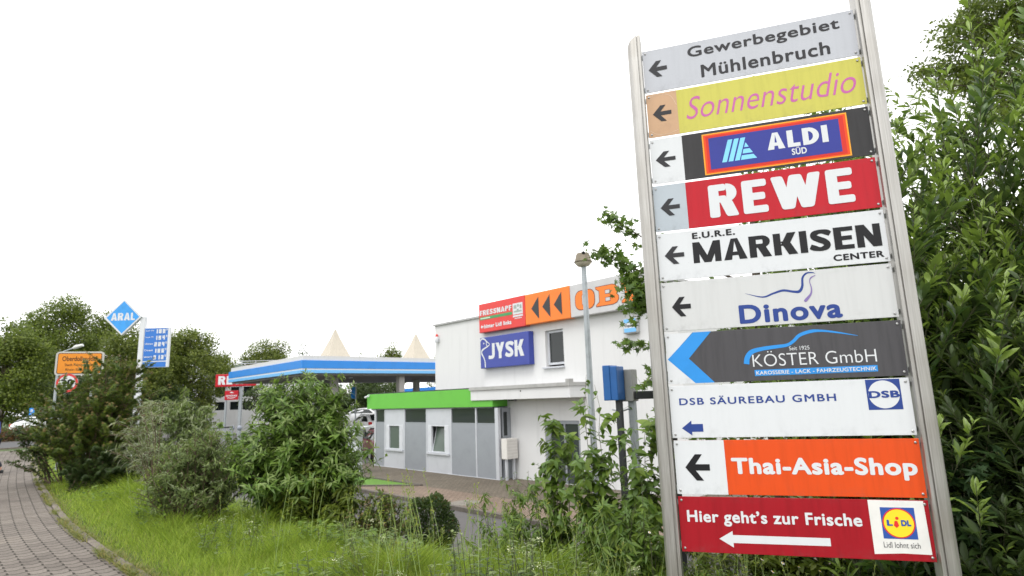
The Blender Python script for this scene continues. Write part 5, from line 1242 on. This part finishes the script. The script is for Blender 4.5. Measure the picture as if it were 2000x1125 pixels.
# --- maple behind the totem, branches reaching out left of it
mo = thing('maple_tree', 'maple tree behind the totem with branches reaching left past the post', 'tree', (at(1520, 900, 8.4)[0], 8.4, SITE * .6))
g_ = np.random.default_rng(70); mb = MB(); Lv = Leaves(); B0 = np.array(mo.location)
tk = np.array([at(1520, 900, 8.4), at(1490, 700, 8.3), at(1470, 450, 8.2), at(1480, 250, 8.2)]) - B0
mb.tube([np.array([0, 0, -.3])] + list(tk), [.12, .10, .08, .05, .02], 8)
def spray(pts, nl, r, size):
    P = np.array(pts) - B0; Q = curve_pts3(P); mb.tube(Q, np.linspace(.022, .004, len(Q)), 5, cap=False)
    t = np.sqrt(g_.uniform(.02, 1, nl)); i = (t * (len(Q) - 1)).astype(int); p = Q[i] + g_.normal(0, r, (nl, 3)) * np.array([1, 1, .7])
    d = unit(g_.normal(0, .6, (nl, 3)) + (-.2, 0, -.5)); Lv.add(p, d, unit(g_.normal(0, .45, (nl, 3)) + (0, -.35, .8)), size * g_.uniform(.6, 1.2, nl))
def curve_pts3(P):
    P = [np.array(p, float) for p in P]; Q = [2 * P[0] - P[1]] + P + [2 * P[-1] - P[-2]]; out = []
    for i in range(1, len(Q) - 2):
        for k in range(6):
            t = k / 6; a, b, c, d = Q[i - 1:i + 3]; out.append(.5 * (2 * b + (c - a) * t + (2 * a - 5 * b + 4 * c - d) * t * t + (3 * b - a - 3 * c + d) * t ** 3))
    out.append(Q[-2]); return np.array(out)
A_ = lambda x, y, Yd=8.2: at(x, y, Yd)
spray([A_(1470, 560), A_(1330, 500), A_(1240, 455), A_(1180, 412)], 137, .085, .10)
spray([A_(1470, 600), A_(1340, 570), A_(1230, 520), A_(1150, 484)], 221, .10, .10)
spray([A_(1460, 650), A_(1330, 600), A_(1262, 572), A_(1226, 548)], 274, .12, .10)
spray([A_(1450, 620), A_(1330, 600), A_(1262, 585), A_(1235, 612)], 168, .10, .10)
spray([A_(1440, 720), A_(1340, 690), A_(1270, 672), A_(1205, 674)], 73, .06, .10)
spray([A_(1440, 740), A_(1350, 730), A_(1290, 730), A_(1255, 755)], 94, .08, .10)
spray([A_(1440, 800), A_(1350, 790), A_(1300, 800), A_(1268, 850)], 63, .07, .10)
for k in range(26):
    x, y = g_.uniform(1310, 1690), g_.uniform(170, 900)
    if y < 420 - (x - 1310) * .5: continue
    spray([A_(1480, y + 120), A_((1480 + x) / 2, y + 50), A_(x, y)], 115, .16, .10)
mb.build('trunk', BARK, mo, smooth=True); Lv.build('crown', MAPLE, LM_MAPLE, mo)

# --- cherry laurels and bushes to the right of the totem
LAB = ['cherry laurel with big glossy leaves just right of the totem', 'tall cherry laurel with bright shoots at the right edge', 'fresh green broad leaved bush rising behind the right post of the totem', 'cherry laurel low at the right edge, leaves darkened for shade']
LP = [((3.2, 5.0), 1800, 330, (.85, .8), 64, 91), ((4.75, 5.4), 1975, 110, (1.25, 1.0), 90, 92), ((3.85, 6.4), 1850, 165, (.90, .85), 80, 93), ((3.9, 4.35), 1930, 590, (1.05, .65), 84, 94)]
for i, (b_, pxt, pyt, en, n_, sd) in enumerate(LP):
    zb_ = float(zg(*b_)) - .05; H_ = at(pxt, pyt, b_[1])[2] - zb_
    stem_shrub('cherry_laurel' if i != 2 else 'shrub', LAB[i], 'shrub', (*b_, zb_), H_, en, n_, LAUREL if i != 2 else OVATE, LM_LAUR if i not in (2, 3) else (LM_BUD if i == 2 else LM_DARK), TWIG, .155 if i != 2 else .11, 74 if i != 2 else 84, .18, 8, .45, (0, 0), .58, -.25 if i != 2 else .2, 1. if i != 3 else .2, sd, 'cherry laurels right of the totem' if i != 2 else None, .38, .012, .10, .3)  # last laurel takes the dark leaf colour, painting in the shade low right
# big maple saplings low right; their shade is put into a darker leaf colour
stem_shrub('maple_sapling', 'maple sapling with large lobed leaves darkened for shade, low right of the totem', 'shrub', (2.95, 4.35, 0), 1.55, (.55, .4), 16, MAPLE, leaf_mat('leaf_maple_painted_shade', (.020, .045, .014), (.030, .062, .02), (.045, .085, .026)), TWIG, .15, 16, .15, 3, .3, (.1, 0), .8, .35, 0, 96, None, .25, .008, .3)
# hornbeam-like tree behind at the top right
g_ = np.random.default_rng(98); to = thing('tree', 'loose leaved tree high in the top right corner above the laurels', 'tree', (12.2, 11.4, SITE)); B0 = np.array(to.location); mb = MB(); Lv = Leaves()
mb.tube([(0, 0, -.3), (0, 0, 3), (-.2, 0, 6), (-.3, .1, 10)], [.2, .16, .11, .04], 8)
ends = [(1880, 20), (1860, 55), (1840, 85), (1815, 80), (1845, 110), (1905, 95), (1885, 130), (1830, 150), (1790, 140), (1772, 138), (1800, 172), (1850, 175), (1900, 165), (1930, 60), (1960, 20), (1920, -20), (1900, -10), (1960, 110), (1990, 150), (1950, 190), (2000, 60), (2010, 210), (1940, 230), (1890, 215), (2030, 10), (1980, -40)]
for k, (x, y) in enumerate(ends * 3):
    x += g_.normal(0, 16) * (k >= len(ends)); y += g_.normal(0, 16) * (k >= len(ends)); x = max(x, 1772)
    Yd = 10.4 + g_.normal(0, .4); q = at(x, y, Yd) - B0
    if k >= 2 * len(ends): q = np.array([-q[0] * .9 - .3, -q[1] + g_.normal(0, 1.), q[2] + g_.uniform(0, .8)])    # the far side of the crown
    zs_ = q[2] - g_.uniform(.2, 1.0)
    P = np.array([(-.15, 0, zs_), (q[0] * .45, q[1] * .45, zs_ + .45 + .5 * (q[2] - zs_)), (q[0] * .8, q[1] * .8, q[2] + .2), q]); Q = curve_pts3(P); mb.tube(Q, np.linspace(.028, .003, len(Q)), 5, cap=False)
    nl = 420 if x > 1850 else 240; t = g_.uniform(.28, 1, nl) ** .6; i = np.clip((t * (len(Q) - 1)).astype(int), 0, len(Q) - 1); sp_ = .10 + .16 * (1 - t)[:, None]
    Lv.add(Q[i] + g_.normal(0, 1, (nl, 3)) * sp_ * (1, 1, .6), unit(g_.normal(0, .6, (nl, 3)) + (-.2, 0, -.4)), unit(g_.normal(0, .45, (nl, 3)) + (0, 0, .8)), g_.uniform(.055, .105, nl))
mb.build('trunk', BARK, to, smooth=True); Lv.build('crown', SMALL, LM_MID, to)

# --- grass
def scatter(n, x0, x1, y0, y1, dmin, dmax, g_, far=30.):
    out = []
    while sum(map(len, out)) < n:
        y = y0 * (y1 / y0) ** g_.random(n); x = g_.uniform(-1, 1, n) * y * 1.05
        d = kerb_dist(x, y); k = (d > dmin) & (d < dmax) & (x > x0) & (x < x1); out.append(np.stack([x[k], y[k]], -1))
    return np.concatenate(out)[:n]
BLADE = leaf_tpl([(0, .045), (.35, .04), (.7, .026), (1, 0)], .2, .38)
g_ = np.random.default_rng(120)
P = scatter(230000, -30, 8, 3.0, 26., -.06, 4.75, g_); m = len(P); dk = kerb_dist(P[:, 0], P[:, 1])
z = zg(P[:, 0], P[:, 1]) - .01; lum = np.sin(P[:, 0] * 1.3 + 1) * np.cos(P[:, 1] * .9) * .5 + .5
Hh = (.055 + .24 * np.clip((dk - .05) / .9, 0, 1) * (.45 + .7 * lum)) * g_.uniform(.5, 1.35, m) * (1 - .55 * sstep(2.2, 3.2, dk) * (P[:, 0] < .2))
Lv = Leaves(); a = g_.uniform(0, 2 * math.pi, m)
D = unit(np.stack([np.cos(a) * .42, np.sin(a) * .42, np.ones(m)], -1)); U = np.stack([-np.cos(a), -np.sin(a), .35 * np.ones(m)], -1)
tuft = np.sin(P[:, 0] * 2.9 + 2) * np.sin(P[:, 1] * 2.3 + P[:, 0] * .8) + .6 * np.sin(P[:, 0] * 7.1 - P[:, 1] * 5.3); Hh = Hh * (1 + .75 * np.clip(tuft - .15, 0, 1) * (dk > .5)) * np.where((P[:, 0] > -.2) & (P[:, 1] > 4.6), 1.35, 1)
wd = np.clip(P[:, 1] / 7., .55, 2.2) * .0052 / (.045 * Hh) * .5
Lv.add(np.stack([P[:, 0], P[:, 1], z], -1), D, U, Hh, wd, np.where(g_.random(m) < (.04 + .75 * np.exp(-np.abs(dk) / .14) + .5 * np.clip(np.sin(P[:, 0] * 1.9 + P[:, 1] * .7) * np.sin(P[:, 1] * 1.4 - P[:, 0]) - .3, 0, 1) * .7), g_.uniform(.2, .9, m), 0))
go = Lv.build('grass', BLADE, LM_GRASS); go['kind'] = 'stuff'
m = 24000; t_i = g_.integers(0, len(KC) - 1, m); fr_ = g_.random(m)[:, None]; Kp = KC[t_i] * (1 - fr_) + KC[t_i + 1] * fr_
off_ = np.where(g_.random(m) < .6, g_.normal(-.105, .022, m), g_.normal(-.0, .03, m)); Kp = Kp + kn[t_i] * off_[:, None]
al_ = Kp[:, 1] * 2.3; keep = (np.sin(al_) + np.sin(al_ * 2.7 + 1) + g_.normal(0, .6, m) > -.25) & (Kp[:, 1] > 2.5); Kp = Kp[keep]; m = len(Kp); a = g_.uniform(0, 6.28, m)
Lv = Leaves(); Hh = g_.uniform(.025, .10, m); Lv.add(np.c_[Kp, np.full(m, .004)], unit(np.stack([np.cos(a) * .8, np.sin(a) * .8, np.ones(m)], -1)), np.stack([-np.cos(a), -np.sin(a), .4 * np.ones(m)], -1), Hh, 1.25, np.where(g_.random(m) < .5, g_.uniform(.5, 1, m), 0))
ke = Lv.build('kerb_weeds', BLADE, leaf_mat('kerb_weed', (.10, .14, .03), (.15, .18, .04), (.20, .20, .06), young=(.24, .20, .055))); ke['kind'] = 'stuff'
# tall seeding grass stalks
P = scatter(330, -8, 7, 4.2, 11., .6, 4.3, g_)
mb = MB(); Lv = Leaves()
for x, y in P:
    if x > -1.2 or g_.random() < .35:
        h_ = g_.uniform(.45, 1.0); a = g_.uniform(0, 6.28); b0 = np.array([x, y, float(zg(x, y))]); tip = b0 + (.22 * h_ * math.cos(a), .22 * h_ * math.sin(a), h_); mid = b0 * .5 + tip * .5 + (0, 0, .06 * h_)
        mb.tube([b0, mid, tip], [.0028, .0024, .0014], 3, cap=False)
        t = g_.uniform(.78, 1.03, 12)[:, None]; p = (1 - t) ** 2 * b0 + 2 * t * (1 - t) * mid + t * t * tip
        Lv.add(p, unit(g_.normal(0, .5, (12, 3)) + (0, 0, .8)), unit(g_.normal(0, 1, (12, 3))), g_.uniform(.015, .034, 12), .6, g_.uniform(.2, .8, 12))
STRAW = paint('straw_stalk', (.24, .33, .10), .8, var=.15, scale=8)
sg = Lv.build('seed_heads', SMALL, LM_GRASS); sg['kind'] = 'stuff'
so_ = mb.build('grass_stalks', STRAW); so_['kind'] = 'stuff'
# low leafy ground cover through the verge
P = scatter(4500, -20, 7, 3.6, 20., .35, 4.4, g_); m = len(P); Lv = Leaves()
keep = (np.sin(P[:, 0] * 2.3) + np.cos(P[:, 1] * 1.9 + P[:, 0]) + np.where(P[:, 0] > -1.5, 1.0, -.4)) > .1; P = P[keep]; m = len(P)
for k in range(5):
    a = g_.uniform(0, 6.28, m); el = g_.uniform(.2, .9, m)
    Lv.add(np.stack([P[:, 0] + g_.normal(0, .04, m), P[:, 1] + g_.normal(0, .04, m), zg(P[:, 0], P[:, 1]) + g_.uniform(.03, .26, m)], -1), np.stack([np.cos(a), np.sin(a), el], -1), np.array([0, 0, 1.]), g_.uniform(.04, .10, m), 1., 0.)
gc = Lv.build('ground_cover', OVATE, LM_WEED); gc['kind'] = 'stuff'
# coarse weeds in clumps through the verge: rosettes, nettle-like stems and pale umbels
P = scatter(1300, -14, 6, 4.4, 15., .55, 4.2, g_); keep = (np.sin(P[:, 0] * 3.3) + np.sin(P[:, 1] * 2.7 + 1) + np.where(P[:, 0] > -2.5, .7, .1)) > .35; P = P[keep]
Lv = Leaves(); Lf = Leaves(); mb = MB()
for x, y in P:
    h_ = g_.uniform(.14, .5) * (1.15 if x > -.6 else .8); b0 = np.array([x, y, float(zg(x, y))]); tip = b0 + (g_.normal(0, .06), g_.normal(0, .06), h_)
    mb.tube([b0, b0 * .5 + tip * .5 + (.01, 0, 0), tip], [.004, .003, .002], 4, cap=False); n = int(8 + 26 * h_)
    t = g_.uniform(.1, 1, n)[:, None]; p = b0 * (1 - t) + tip * t; a = g_.uniform(0, 6.28, n)
    Lv.add(p, np.stack([np.cos(a), np.sin(a), g_.uniform(.05, .6, n)], -1), np.array([0, 0, 1.]), g_.uniform(.045, .12, n) * (1.1 - .5 * t[:, 0]), g_.uniform(.5, .9), (t[:, 0] > .85) * .9)
    if g_.random() < .07:
        m = 26; Lf.add(tip + g_.normal(0, .022, (m, 3)) * (1, 1, .35) + (0, 0, .02), unit(g_.normal(0, 1, (m, 3))), np.array([0, 0, 1.]), g_.uniform(.006, .014, m), 1.6)
LM_VW = leaf_mat('leaf_verge_weed', (.06, .11, .02), (.10, .165, .03), (.15, .21, .05), young=(.20, .26, .08))
for o_ in (Lv.build('verge_weeds', OVATE, LM_VW), Lf.build('weed_blossom', SMALL, paint('pale_blossom', (.55, .57, .36), .8)), mb.build('weed_stems', TWIG)): o_['kind'] = 'stuff'
# daisies at the foot of the totem
DW = paint('petal_white', (.80, .80, .78), .7); DY = paint('daisy_yellow', (.65, .42, .03), .7)
def daisy_mb():
    a, b = MB(), MB(); a.add([(math.cos(k * math.pi / 8) * (.016 if k % 2 == 0 else .009), math.sin(k * math.pi / 8) * (.016 if k % 2 == 0 else .009), .0) for k in range(16)], [tuple(range(16))]); b.lathe([(.006, .0005), (.004, .004)], (0, 0, 0), 8); return a, b
first = None
for k, (px_, py_, Yd) in enumerate([(1487, 1093, 4.6), (1528, 1100, 4.7), (1508, 1117, 4.5), (1455, 1108, 4.9), (1560, 1108, 4.8), (1268, 1040, 5.6), (1272, 1062, 5.7), (1942, 1092, 4.3), (1930, 1108, 4.2), (1600, 1116, 4.5)]):
    q = at(px_, py_, Yd); zb_ = float(zg(q[0], Yd))
    o = thing('daisy', 'small white daisy on a thin stem among the weeds around the totem', 'flower', (q[0], Yd, zb_), g_.uniform(0, 3), 'daisies around the totem')
    h_ = max(.1, q[2] - zb_); mb = MB(); mb.tube([(0, 0, 0), (.02, 0, h_ * .5), (0, 0, h_)], .002, 4); mb.build('stem', TWIG, o)
    a, b = daisy_mb(); pa = a.build('petal', DW, o); pa.location = (0, -.004, h_ + .001); pa.rotation_euler = (.6, 0, 0); pb = b.build('flower_centre', DY, o); pb.location = (0, -.005, h_ + .002); pb.rotation_euler = (.6, 0, 0)

# ------------------------------------------------------------------ PERSON at the left edge
def skin(name, P, E, Rr, mat, parent, sub=2):
    me = bpy.data.meshes.new(name); me.from_pydata(P, E, []); me.materials.append(mat); o = bpy.data.objects.new(name, me); COL.objects.link(o); o.parent = parent
    md = o.modifiers.new('skin', 'SKIN'); md.use_smooth_shade = True
    if not me.skin_vertices: me.skin_vertices.new()
    for v, r in zip(me.skin_vertices[0].data, Rr): v.radius = (r, r) if not hasattr(r, '__len__') else r
    me.skin_vertices[0].data[0].use_root = True
    sb = o.modifiers.new('sub', 'SUBSURF'); sb.levels = sub; sb.render_levels = sub
    return o
Yp_ = 17.; q = at(-7, 860, Yp_); pe = thing('person', 'person in a blue top walking at the left edge of the path', 'person', (q[0] - .10, Yp_, .006), math.radians(-35))
SKIN_ = paint('skin', (.52, .31, .22), .55, var=.04); BLU = paint('blue_top', (.02, .045, .30), .8, var=.12, scale=6); TRO = paint('dark_trousers', (.03, .035, .05), .85, var=.1); HAIR = paint('dark_hair', (.05, .035, .025), .6)
J = [(0, 0, .95), (0, .0, 1.15), (0, .0, 1.38), (0, .0, 1.48), (0, -.02, 1.58), (0, -.03, 1.66), (0, -.02, 1.73),
     (.19, 0, 1.40), (.25, .03, 1.12), (.24, -.08, .86), (-.19, 0, 1.40), (-.25, -.03, 1.12), (-.25, -.12, .88),
     (.10, 0, .90), (.11, -.14, .50), (.11, -.10, .09), (.11, -.26, .04), (-.10, 0, .90), (-.10, .08, .49), (-.10, .28, .12), (-.10, .18, .04)]
E_ = [(0, 1), (1, 2), (2, 3), (3, 4), (4, 5), (5, 6), (2, 7), (7, 8), (8, 9), (2, 10), (10, 11), (11, 12), (0, 13), (13, 14), (14, 15), (15, 16), (0, 17), (17, 18), (18, 19), (19, 20)]
Rr = [(.15, .11), (.135, .10), (.15, .10), .055, .085, .095, .07, .055, .045, .032, .055, .045, .032, .085, .06, .04, .035, .085, .06, .04, .035]
def hand(px_, sgn):
    P = [px_]; E2_ = []; R2 = [.03]
    P2 = np.array(px_) + (0, -.02, -.07); P.append(tuple(P2)); E2_.append((0, 1)); R2.append(.034)
    for f, (dx, L_) in enumerate(((-.028, .075), (-.010, .085), (.009, .08), (.027, .062))):
        a = P2 + (0, dx, -.01); b = a + (-.012 * sgn, dx * .15, -L_ * .5); c = b + (-.022 * sgn, 0, -L_ * .42)
        i = len(P); P += [tuple(a), tuple(b), tuple(c)]; E2_ += [(1, i), (i, i + 1), (i + 1, i + 2)]; R2 += [.010, .009, .008]
    a = np.array(px_) + (0, -.04, -.03); b = a + (-.01 * sgn, -.03, -.035); i = len(P); P += [tuple(a), tuple(b)]; E2_ += [(0, i), (i, i + 1)]; R2 += [.012, .009]
    return P, E2_, R2
for idx, sgn in ((9, 1), (12, -1)):
    P, E2_, R2 = hand(J[idx], sgn); off = len(J) - 1; J += P[1:]; E_ += [((idx if a == 0 else a + off), (idx if b == 0 else b + off)) for a, b in E2_]; Rr += R2[1:]
skin('body', J, E_, Rr, SKIN_, pe)
T_ = [(0, 0, .93), (0, 0, 1.15), (0, 0, 1.36), (0, 0, 1.46), (.19, 0, 1.40), (.25, .03, 1.12), (.242, -.07, .89), (-.19, 0, 1.40), (-.25, -.03, 1.12), (-.25, -.11, .91)]
skin('shirt', T_, [(0, 1), (1, 2), (2, 3), (2, 4), (4, 5), (5, 6), (2, 7), (7, 8), (8, 9)], [(.175, .135), (.16, .12), (.17, .12), .07, .075, .062, .05, .075, .062, .05], BLU, pe)
skin('trousers', [(0, 0, .96), (.10, 0, .88), (.11, -.14, .50), (.11, -.10, .12), (-.10, 0, .88), (-.10, .08, .49), (-.10, .27, .15)], [(0, 1), (1, 2), (2, 3), (0, 4), (4, 5), (5, 6)], [(.16, .125), .105, .08, .065, .105, .08, .065], TRO, pe)
mb = MB(); mb.lathe([(.02, .115), (.07, .10), (.10, .04), (.105, -.02), (.09, -.08), (.06, -.10)], (0, .012, 1.67), 16, sx=.92, sy=1.05); mb.build('hair', HAIR, pe, smooth=True)
mb = MB()
for x in (-.034, .034): mb.lathe([(.002, -.009), (.010, -.004), (.010, .004), (.002, .009)], (x, -.112, 1.665), 8)
mb.build('eye', paint('eye_white', (.6, .6, .6), .3), pe)
mb = MB(); mb.add([(-.014, -.11, 1.625), (.014, -.11, 1.625), (0, -.115, 1.665), (0, -.145, 1.628)], [(0, 1, 3), (1, 2, 3), (2, 0, 3)]); mb.build('nose', SKIN_, pe)
for sgn in (-1, 1):
    mb = MB(); mb.box(sgn * .11 - .045, sgn * .11 + .045, (-.30 if sgn > 0 else .08), (-.02 if sgn > 0 else .34), 0, .085); mb.build('shoe', DARKMETAL, pe, bevel=.02)
